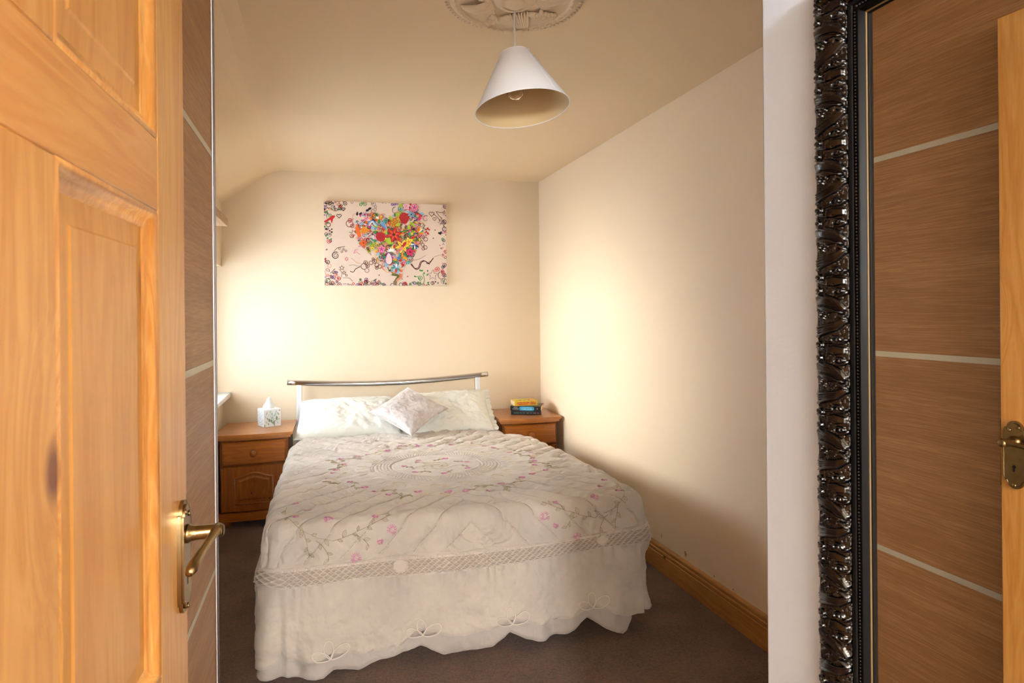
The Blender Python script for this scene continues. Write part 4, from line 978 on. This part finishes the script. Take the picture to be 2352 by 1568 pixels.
b = MB(); b.tube([(pc0.x, pc0.y, CZ-.044), (pc0.x-.0015, pc0.y, 2.29), (pc0.x, pc0.y, 2.17)], .0032, 8); b.build('cord', white_metal, pl, smooth=True)
F_ = Vector((math.sin(math.radians(18.1)), math.cos(math.radians(18.1)), 0)); R_ = Vector((F_.y, -F_.x, 0))
MS = Matrix.Translation((pc0.x, pc0.y, 2.195)) @ Matrix.Rotation(math.radians(-7), 4, F_) @ Matrix.Rotation(math.radians(-3), 4, R_)
r0_, r1_, hh_ = .050, .158, .190
def cone(n, th): return [(r0_+(r1_-r0_)*k/n-th, -hh_*k/n) for k in range(n+1)]
def openlathe(b, pr_, M, n, flip=False):
    vs = [(r_*math.cos(2*PI*k/n), r_*math.sin(2*PI*k/n), z) for r_, z in pr_ for k in range(n)]; fs = []
    for j in range(len(pr_)-1):
        for k in range(n): k2 = (k+1) % n; q = (j*n+k, j*n+k2, (j+1)*n+k2, (j+1)*n+k); fs.append(tuple(reversed(q)) if flip else q)
    b.add(vs, fs, M)
b = MB(); openlathe(b, cone(6, 0), MS, 72, True); shd = b.build('shade', shade_out, pl, smooth=True)
b = MB(); openlathe(b, cone(6, .0016), MS, 72); b.build('shade_lining', shade_in, shd, smooth=True)
b = MB(); b.tube([MS @ Vector((r1_*math.cos(t), r1_*math.sin(t), -hh_)) for t in [2*PI*k/72 for k in range(72)]], .0018, 6, closed=True); b.tube([MS @ Vector((r0_*math.cos(t), r0_*math.sin(t), 0)) for t in [2*PI*k/48 for k in range(48)]], .0016, 6, closed=True); b.build('shade_rim', shade_out, shd, smooth=True)
b = MB(); b.tube([MS @ Vector((r0_*f+(r1_-r0_)*f*0+(r1_-r0_)*t*1.0+.0005, 0, -hh_*t)) if False else MS @ (Matrix.Rotation(-1.15, 4, 'Z') @ Vector((r0_+(r1_-r0_)*t+.0002, 0, -hh_*t))) for t in [q/6 for q in range(7)]], .0009, 5); b.build('shade_seam', shade_out, shd)
b = MB()
for k in range(3): a = 2*PI*k/3; b.tube([MS @ Vector((.018*math.cos(a), .018*math.sin(a), -.035)), MS @ Vector((r0_*math.cos(a), r0_*math.sin(a), -.002))], .0016, 6)
b.tube([MS @ Vector((.018*math.cos(t), .018*math.sin(t), -.035)) for t in [2*PI*k/20 for k in range(20)]], .002, 6, closed=True); b.build('shade_carrier', white_metal, pl, smooth=True)
ML = Matrix.Translation((pc0.x, pc0.y, 2.195))
b = MB(); b.lathe([(.001, -.004), (.010, -.004), (.0165, -.014), (.0165, -.058), (.013, -.062)], ML, 20); b.build('lamp_holder', white_metal, pl, smooth=True)
blb = [(.012, -.062), (.013, -.075), (.017, -.088), (.025, -.103), (.029, -.118), (.0285, -.130), (.023, -.142), (.013, -.150), (.001, -.152)]
b = MB(); b.lathe(blb, ML, 28); bo = b.build('bulb', bulbg, pl, smooth=True)
b = MB(); b.tube([ML @ Vector(p) for p in ((0, 0, -.062), (0, 0, -.085), (.006, 0, -.100))], .0018, 6); b.tube([ML @ Vector((.009*math.cos(t), .009*math.sin(t), -.108-.001*math.sin(5*t))) for t in [q/3 for q in range(16)]], .0007, 5); b.build('filament', plain('filament', c_(150, 110, 60), .4, .6), bo)
# made-up fitting for the added fill light, unseen behind the camera
hl = empty('added_lamp_fitting', (-.05, -2.9, CZ), 'added round opal ceiling fitting for the fill light, unseen behind the doorway', 'ceiling lamp')
b = MB(); b.lathe([(.001, 2.385), (.08, 2.385), (.08, 2.365), (.001, 2.365)], Matrix.Translation((-.05, -2.9, 0)), 24); b.build('fitting', white_metal, hl)
b = MB(); b.lathe([(.001, 2.365), (.07, 2.36), (.075, 2.35), (.03, 2.34), (.001, 2.338)], Matrix.Translation((-.05, -2.9, 0)), 24); b.build('opal_glass', plain('opal', (1, 1, 1, 1), .5, emit=((1, .94, .85, 1), 3)), hl, smooth=True)

# ------------------------------------------------------------------ canvas picture
PW, PH, PT = .903, .625, .030
PM = Matrix.Translation((.036, 4.572, 1.546)) @ Matrix.Rotation(math.atan2(-.075, .903)+.0, 4, 'Z')   # local x along, z up, -y out
PM = Matrix.Translation(Vector((.036, wpt(.036)[1]-.003, 1.546))) @ Matrix.Rotation(math.atan2(wd.y, wd.x), 4, 'Z')
pi_ = empty('canvas_picture', PM.translation, 'colourful flower heart canvas picture on the back wall above the bed', 'picture')
canvm = plain('canvas ground', c_(228, 206, 188), .8, bump=.15, bscale=900)
b = MB(); b.box(0, -PT, 0, PW, 0, PH, PM); b.build('canvas', canvm, pi_, bevel=.002)
cols = dict(black=(38, 24, 26), brown=(110, 62, 48), red=(206, 34, 34), dred=(140, 20, 26), orange=(232, 110, 30), amber=(226, 160, 30), yellow=(238, 212, 70), lime=(170, 190, 50), green=(60, 140, 60), teal=(60, 150, 130), blue=(80, 130, 190), lblue=(150, 195, 220), navy=(40, 50, 100), purple=(110, 60, 150), pink=(232, 140, 170), hot=(210, 50, 110), pale=(246, 206, 206), white=(246, 240, 236), olive=(110, 100, 30), wine=(90, 20, 30), grey=(150, 130, 120), salmon=(230, 140, 120))
cn = list(cols); cmats = [plain('print '+k, c_(*v), .7) for k, v in cols.items()]
art = MB(); lay = [0]
def pcx(X, Y):
    t = (X-252)/1565.; top = 237+t*50; bot = 1322+t*4; return (t*PW, (bot-Y)/(bot-top)*PH)
SC = PW/1565.
def apoly(pts, col):
    lay[0] += 1; y = -PT-.0002-lay[0]*4.5e-6
    pts = [(min(PW-.0008, max(.0008, x)), min(PH-.0008, max(.0008, z))) for x, z in pts]
    n = len(pts); cx = sum(p[0] for p in pts)/n; cz = sum(p[1] for p in pts)/n
    art.add([(x, y, z) for x, z in pts]+[(cx, y, cz)], [(i, (i+1) % n, n) for i in range(n)], PM, cn.index(col))
def aline(pts, w_, col, closed=False, taper=False):
    w_ = w_*1.55 if w_ < 8*SC else w_
    lay[0] += 1; y = -PT-.0002-lay[0]*4.5e-6; vs = []; n = len(pts)
    for i, (x, z) in enumerate(pts):
        a = pts[(i-1) % n] if (closed or i) else pts[i]; c = pts[(i+1) % n] if (closed or i < n-1) else pts[i]
        dx, dz = c[0]-a[0], c[1]-a[1]; l = math.hypot(dx, dz) or 1; ww = w_*(1-.8*i/n if taper else 1)/2
        for s_ in (1, -1): vs.append((min(PW-.0008, max(.0008, x-dz/l*ww*s_)), y, min(PH-.0008, max(.0008, z+dx/l*ww*s_))))
    fs = [(2*i, 2*i+1, (2*i+3) % (2*n), (2*i+2) % (2*n)) for i in range(n if closed else n-1)]
    art.add(vs, fs, PM, cn.index(col))
def circ(x, z, r, n=18, a0=0, a1=2*PI): return [(x+r*math.cos(a0+(a1-a0)*k/n), z+r*math.sin(a0+(a1-a0)*k/n)) for k in range(n)]
def disc(X, Y, r, col): x, z = pcx(X, Y); apoly(circ(x, z, r*SC), col)
def ring_(X, Y, r, w_, col): x, z = pcx(X, Y); aline(circ(x, z, r*SC), w_*SC, col, True)
def target(X, Y, r, col, fill=True): ring_(X, Y, r, 5, col); (disc(X, Y, r*.38, col) if fill else None)
def crv(P, w_, col, taper=False):
    P = [pcx(*p) for p in P]; out = []
    for i in range(len(P)-1):
        p0, p1, p2, p3 = P[max(0, i-1)], P[i], P[i+1], P[min(len(P)-1, i+2)]
        for k in range(6):
            t = k/6; f = lambda a, b_, c, d_: .5*(2*b_+(c-a)*t+(2*a-5*b_+4*c-d_)*t*t+(3*b_-a-3*c+d_)*t**3)
            out.append((f(p0[0], p1[0], p2[0], p3[0]), f(p0[1], p1[1], p2[1], p3[1])))
    out.append(P[-1]); aline(out, w_*SC, col, False, taper)
def spiral(X, Y, r, turns, w_, col, a0=0, s_=1): x, z = pcx(X, Y); aline([(x+r*SC*(1-k/(turns*14+1))*math.cos(a0+s_*k*2*PI/14), z+r*SC*(1-k/(turns*14+1))*math.sin(a0+s_*k*2*PI/14)) for k in range(int(turns*14))], w_*SC, col, False, True)
def petal(X, Y, L, a, w_, col, base=0):
    x, z = pcx(X, Y); pts = []
    for k in range(7): t = k/6; pts.append((t, w_*math.sin(PI*t**.8)))
    for k in range(5, 0, -1): t = k/6; pts.append((t, -w_*math.sin(PI*t**.8)))
    apoly([(x+L*SC*((base+t*(1-base))*math.cos(a)-v*math.sin(a)), z+L*SC*((base+t*(1-base))*math.sin(a)+v*math.cos(a))) for t, v in pts], col)
def flw(X, Y, R, n, c1, c2, c3, w_=.3, a0=0):
    for k in range(n): petal(X, Y, R*1.04, a0+2*PI*k/n, w_*1.15, 'wine' if c1 in ('red', 'orange') else 'brown')
    for k in range(n): petal(X, Y, R, a0+2*PI*k/n, w_, c1); petal(X, Y, R*.7, a0+2*PI*k/n, w_*.4, c2)
    disc(X, Y, R*.18, c3)
def rose(X, Y, R, c1, c2):
    for k in range(8): disc(X+R*.55*math.cos(k*.785), Y+R*.55*math.sin(k*.785), R*.48, c1)
    for j, rr in enumerate((.85, .62, .40, .2)):
        for k in range(5): x, z = pcx(X, Y); a = k*1.256+j*.6; aline(circ(x, z, R*rr*SC, 6, a, a+1.1), 5*SC, c2)
def star(X, Y, r, col, w_=4, n=5, fill=False):
    x, z = pcx(X, Y); pts = [(x+r*SC*(1 if k % 2 == 0 else .45)*math.sin(k*PI/n), z+r*SC*(1 if k % 2 == 0 else .45)*math.cos(k*PI/n)) for k in range(2*n)]
    apoly(pts, col) if fill else aline(pts, w_*SC, col, True)
def heart(X, Y, r, col, w_=6, fill=False, a=0):
    x, z = pcx(X, Y); pts = []
    for k in range(24):
        t = 2*PI*k/24; hx = 16*math.sin(t)**3/16; hz = (13*math.cos(t)-5*math.cos(2*t)-2*math.cos(3*t)-math.cos(4*t))/16
        pts.append((x+r*SC*(hx*math.cos(a)-hz*math.sin(a)), z+r*SC*(hx*math.sin(a)+hz*math.cos(a))))
    apoly(pts, col) if fill else aline(pts, w_*SC, col, True)
ar = random.Random(21)
# borders: doodles round the edge
for side, (xa, xb, ya, yb, nn) in enumerate(((255, 330, 250, 1310, 46), (1750, 1812, 290, 1310, 42), (260, 1800, 238, 275, 26), (280, 1800, 1285, 1320, 44), (260, 480, 240, 360, 22), (260, 420, 1130, 1320, 26), (660, 920, 1240, 1320, 20))):
    for k in range(nn):
        X = ar.uniform(xa, xb); Y = ar.uniform(ya, yb); c = ar.choice(['black', 'black', 'black', 'brown', 'red', 'purple', 'green', 'salmon', 'navy', 'grey'])
        kk = ar.randrange(5); r_ = ar.uniform(8, 24)
        if kk == 0: ring_(X, Y, r_, 4.5, c)
        elif kk == 1: target(X, Y, r_, c)
        elif kk == 2: spiral(X, Y, r_*1.2, 1.6, 5, c, ar.uniform(0, 6))
        elif kk == 3: disc(X, Y, r_*.55, c)
        else: crv([(X, Y), (X+ar.uniform(-40, 40), Y+ar.uniform(-30, 30)), (X+ar.uniform(-60, 60), Y+ar.uniform(-60, 60))], 4, c)
# scattered doodles
for X, Y, r_ in ((280, 600, 15), (323, 622, 10), (347, 603, 10), (347, 640, 12)): disc(X, Y, r_, 'black')
heart(492, 345, 22, 'black', 6); heart(438, 433, 28, 'black', 8); heart(1622, 405, 34, 'brown', 5); heart(1660, 470, 24, 'brown', 4); heart(1733, 652, 27, 'black', 5, True, .3)
apoly([pcx(*p) for p in ((255, 500), (300, 470), (360, 425), (392, 430), (385, 450), (366, 470), (352, 525), (346, 525), (350, 480), (310, 490), (265, 520))], 'red')
for X, Y in ((245+60, 545), (1790, 600), (1805, 310), (1810, 555)): ring_(X, Y, 27, 6, 'brown')
for X, Y, r_ in ((710, 285, 18), (760, 278, 22), (735, 262, 14)): target(X, Y, r_, 'green')
for X, Y, r_ in ((1110, 285, 14), (1140, 285, 12), (1170, 272, 14)): target(X, Y, r_, 'purple')
for X, Y, r_ in ((870, 280, 26), (895, 315, 15), (890, 350, 18)): ring_(X, Y, r_, 4, 'grey')
spiral(392, 940, 48, 2.4, 7, 'black', 1); crv([(370, 890), (420, 840), (510, 825)], 4, 'brown'); 
for X, Y in ((440, 850), (490, 860), (520, 880), (470, 890)): star(X, Y, 18, 'brown', 3)
star(527, 985, 26, 'red', 4, 6); star(468, 1097, 32, 'brown', 5); star(495, 1160, 26, 'brown', 5); star(524, 1192, 17, 'brown', 4)
star(1755, 505, 52, 'brown', 5, 7); star(1630, 1190, 72, 'brown', 4); star(1563, 1135, 14, 'black', 4, 5, True); star(1665, 1275, 15, 'black', 4, 5, True)
crv([(1640, 400), (1700, 450), (1740, 500)], 5, 'brown'); crv([(1680, 370), (1720, 430), (1760, 460)], 5, 'brown'); crv([(1690, 375), (1760, 390), (1800, 360)], 5, 'brown')
for X, Y, r_, f in ((567, 532, 42, 0), (574, 490, 24, 1), (600, 560, 22, 1)): target(X, Y, r_, 'dred', f)
for X, Y, r_, f in ((744, 1078, 38, 0), (765, 1030, 24, 1), (788, 1070, 24, 1), (833, 1032, 24, 0), (876, 1012, 26, 1), (907, 1060, 26, 0), (942, 1080, 24, 0), (905, 1096, 20, 1), (860, 985, 16, 0), (930, 985, 20, 0)): target(X, Y, r_, 'brown', f)
ring_(780, 1130, 26, 5, 'grey')
for X, Y, r_, f in ((1508, 703, 20, 1), (1540, 730, 26, 0), (1472, 765, 26, 1), (1500, 800, 20, 0), (1535, 835, 24, 0), (1508, 850, 20, 0), (1350, 992, 22, 1), (595, 688, 24, 1)): target(X, Y, r_, 'brown', f)
crv([(1350, 1045), (1400, 1110), (1450, 1100), (1480, 1030), (1530, 1010), (1580, 1040), (1640, 970)], 12, 'wine'); crv([(1340, 1050), (1390, 1100), (1440, 1090), (1470, 1020), (1520, 1000)], 5, 'wine')
for k in range(10): disc(1580+ar.uniform(-30, 30), 1035+ar.uniform(-22, 22), ar.uniform(3, 9), 'black')
crv([(1380, 1000), (1450, 985), (1500, 960), (1540, 935)], 4, 'grey'); crv([(1640, 960), (1700, 940), (1750, 930)], 3, 'grey'); spiral(1545, 470, 48, 1.2, 6, 'brown', 1)
crv([(570, 1140), (610, 1150), (640, 1110), (700, 1080)], 6, 'brown'); crv([(560, 1065), (620, 1060), (660, 1075), (700, 1070)], 3, 'grey'); crv([(580, 970), (620, 1000), (650, 1030), (700, 1040)], 3, 'salmon')
crv([(460, 1220), (465, 1160), (430, 1110)], 3, 'brown'); crv([(480, 1225), (560, 1230), (600, 1270)], 3, 'brown'); target(432, 1233, 20, 'red'); target(770, 1275, 22, 'black'); target(860, 1290, 30, 'grey')
crv([(1480, 1320), (1520, 1260), (1500, 1170)], 5, 'green'); crv([(1480, 1310), (1440, 1220), (1410, 1210)], 4, 'green'); target(1465, 1227, 26, 'green'); target(1435, 1290, 16, 'green')
for X, Y, a in ((1475, 1140, .5), (1475, 1140, 2.3), (1410, 1215, 2.6), (1555, 1290, .3), (1560, 1300, -.6), (1545, 1195, .6), (1515, 1180, 1.5), (1380, 1290, 2.8), (270, 700, 1.), (280, 720, .2), (330, 745, 1.1), (285, 390, 1.2), (280, 400, 2.4), (290, 270, .5)): petal(X, Y, 34, a, .3, 'green')
target(1693, 1113, 26, 'red'); ring_(1664, 1128, 18, 7, 'salmon'); target(1265, 1297, 20, 'red'); target(990, 1308, 16, 'navy'); target(1625, 1290, 20, 'brown')
spiral(1755, 1200, 62, 1.3, 6, 'brown', 2); spiral(1770, 1270, 50, 1.6, 5, 'grey', 0); spiral(1150, 370, 55, .8, 9, 'brown', 1.6)
for X, Y, r_ in ((1642, 716, 8), (1665, 612, 8), (1730, 810, 6), (934, 1190, 8), (1300, 1207, 8), (1230, 1240, 6)): disc(X, Y, r_, 'dred')
for k in range(9): disc(1560+ar.uniform(-40, 40), 620+ar.uniform(-70, 70), ar.uniform(7, 14), 'red')
for X, Y, a in ((660, 430, 1.4), (690, 425, .9), (800, 350, .5), (770, 370, .4)): petal(X, Y, 55, a, .28, ar.choice(['black', 'brown', 'wine']))
for k in range(26): crv([(X := ar.uniform(580, 1000), Y := ar.uniform(380, 900)), (X+ar.uniform(-50, 50), Y+ar.uniform(-40, 40)), (X+ar.uniform(-60, 60), Y+ar.uniform(-60, 60))], 4, ar.choice(['salmon', 'brown', 'red', 'pink']))
# the heart: dense small motifs inside an outline
HP = [(1050, 500), (1000, 425), (850, 385), (720, 400), (645, 470), (620, 600), (655, 750), (780, 870), (890, 950), (985, 1050), (1090, 1160), (1150, 1190), (1225, 1150), (1265, 1060), (1370, 930), (1450, 780), (1520, 640), (1495, 440), (1430, 310), (1270, 285), (1180, 345), (1130, 440)]
def inside_h(x, y):
    c = False; j = len(HP)-1
    for i in range(len(HP)):
        if (HP[i][1] > y) != (HP[j][1] > y) and x < (HP[j][0]-HP[i][0])*(y-HP[i][1])/(HP[j][1]-HP[i][1])+HP[i][0]: c = not c
        j = i
    return c
def zone(X, Y):
    if X < 900 and Y < 750: return ['pink', 'pale', 'white', 'salmon', 'lblue', 'orange', 'hot', 'pink', 'pale']
    if Y > 900: return ['teal', 'lblue', 'red', 'orange', 'white', 'pink', 'green', 'amber', 'blue']
    if X > 1200 and Y < 500: return ['pink', 'lime', 'hot', 'lblue', 'navy', 'pale', 'green', 'red']
    return ['amber', 'lime', 'yellow', 'orange', 'red', 'pink', 'green', 'salmon', 'teal', 'olive']
cnt = 0
while cnt < 620:
    X = ar.uniform(600, 1560); Y = ar.uniform(270, 1180)
    if not inside_h(X, Y): continue
    cnt += 1; c = ar.choice(zone(X, Y)); kk = ar.randrange(6); r_ = ar.uniform(14, 38)
    if kk < 2: petal(X, Y, r_*2.2, ar.uniform(0, 6.3), .22, c)
    elif kk == 2: n_ = ar.choice([5, 6]); a = ar.uniform(0, 1); [petal(X, Y, r_*.9, a+2*PI*k/n_, .32, c) for k in range(n_)]; disc(X, Y, r_*.2, ar.choice(['yellow', 'wine']))
    elif kk == 3: crv([(X, Y), (X+ar.uniform(-60, 60), Y+ar.uniform(-40, 40)), (X+ar.uniform(-70, 70), Y+ar.uniform(-70, 70))], ar.uniform(6, 14), c, True)
    elif kk == 4: spiral(X, Y, r_, 1.5, 7, ar.choice([c, 'wine', 'brown']), ar.uniform(0, 6))
    else: target(X, Y, r_*.6, c)
    if cnt % 4 == 0: crv([(X, Y), (X+ar.uniform(-40, 40), Y+ar.uniform(-40, 40)), (X+ar.uniform(-50, 50), Y+ar.uniform(-50, 50))], 3.5, ar.choice(['wine', 'black', 'brown']))
# tail
crv([(1100, 1180), (1180, 1200), (1150, 1240), (1130, 1285), (1150, 1310)], 34, 'olive', True); crv([(1215, 1175), (1200, 1230), (1170, 1250), (1150, 1300)], 20, 'orange', True); spiral(1130, 1285, 26, 1.3, 9, 'olive')
# principal flowers
for k in range(9): petal(740, 570, 110, 4.4+.16*k, .10, 'orange' if k % 2 else 'amber')
apoly([pcx(*p) for p in ((640, 600), (655, 530), (690, 600), (715, 690), (690, 715), (650, 660))], 'orange')
for a0, a1, c in ((0, 0, 'blue'), (12, 8, 'lblue'), (24, 16, 'white')): crv([(795+a0, 560), (810+a0, 510+a1), (860, 495+a1), (905-a0, 530+a1), (930-a0, 560)], 11, c)
for k in range(6): petal(1035, 610, 135, 1.9+.10*k, .07, 'blue' if k % 2 else 'lblue')
rose(1145, 525, 68, 'amber', 'wine'); petal(1100, 480, 60, 2.2, .35, 'lime'); petal(1190, 500, 60, .8, .35, 'lime')
for X, Y, a in ((1200, 440, 2.4), (1330, 520, -.4), (1310, 550, -1.2), (1215, 530, 3.6), (1230, 330, 2)): petal(X, Y, 75, a, .3, 'lime')
flw(1290, 310, 52, 5, 'pale', 'pink', 'pink', .36, .4); flw(1395, 325, 58, 5, 'pink', 'hot', 'purple', .38, .2); rose(1262, 455, 66, 'red', 'wine'); rose(1262, 485, 50, 'red', 'dred')
flw(1355, 415, 52, 6, 'lblue', 'navy', 'navy', .2, .3); petal(1430, 480, 60, .3, .3, 'hot'); petal(1450, 460, 60, .9, .25, 'red')
crv([(1210, 640), (1290, 620), (1345, 600), (1350, 540), (1405, 495)], 16, 'green', True); crv([(1300, 650), (1340, 610), (1360, 560)], 10, 'hot')
for k in range(6): petal(1440, 640, 80, -.4+.35*k, .2, ['orange', 'amber', 'teal', 'white', 'yellow', 'orange'][k])
flw(740, 780, 50, 7, 'orange', 'red', 'wine', .26, .3); rose(958, 700, 62, 'red', 'dred'); petal(905, 660, 48, 2.4, .35, 'green'); petal(905, 740, 48, 3.8, .35, 'green')
flw(968, 858, 58, 5, 'pink', 'hot', 'purple', .40, .3)
for k in range(6): petal(1080, 720, 90, 3.6+.3*k, .2, 'lime')
flw(1125, 672, 108, 6, 'red', 'orange', 'wine', .21, .26)
flw(1320, 765, 66, 5, 'yellow', 'amber', 'orange', .34, .6); flw(1235, 825, 98, 6, 'yellow', 'orange', 'wine', .20, .2); petal(1240, 820, 80, 4.2, .25, 'salmon'); petal(1240, 820, 80, .9, .25, 'red'); flw(1335, 895, 60, 5, 'hot', 'red', 'black', .36, .2)
for k in range(7): petal(1400, 800, 66, 2.6+.5*k, .16, ['navy', 'white', 'blue'][k % 3])
apoly([pcx(1060+58*math.cos(t)*(.75+.25*math.sin(t)), 975+82*math.sin(t)) for t in [2*PI*k/20 for k in range(20)]], 'purple'); apoly([pcx(1060+50*math.cos(t)*(.75+.25*math.sin(t)), 980+72*math.sin(t)) for t in [2*PI*k/20 for k in range(20)]], 'pale')
for X, Y, c in ((830, 815, 'lime'), (870, 800, 'lime'), (850, 850, 'yellow'), (1210, 1000, 'red'), (1260, 1030, 'pink'), (1190, 975, 'blue')): flw(X, Y, 30, 5, c, c, 'black', .3)
for k in range(7): petal(1145, 1100, 66, .4+.9*k, .2, ['lblue', 'white', 'blue', 'teal', 'lblue', 'red', 'teal'][k])
crv([(975, 1030), (985, 1110), (1040, 1155), (1100, 1160)], 10, 'orange', True); crv([(1045, 1090), (1060, 1140)], 16, 'brown', True)
for k in range(5): petal(1300, 1010, 52, 4.4+.35*k, .2, 'lblue' if k % 2 else 'teal')
for k in range(6): petal(1090, 890, 66, .2+.55*k, .12, 'white')
art.build('heart_print', cmats, pi_)
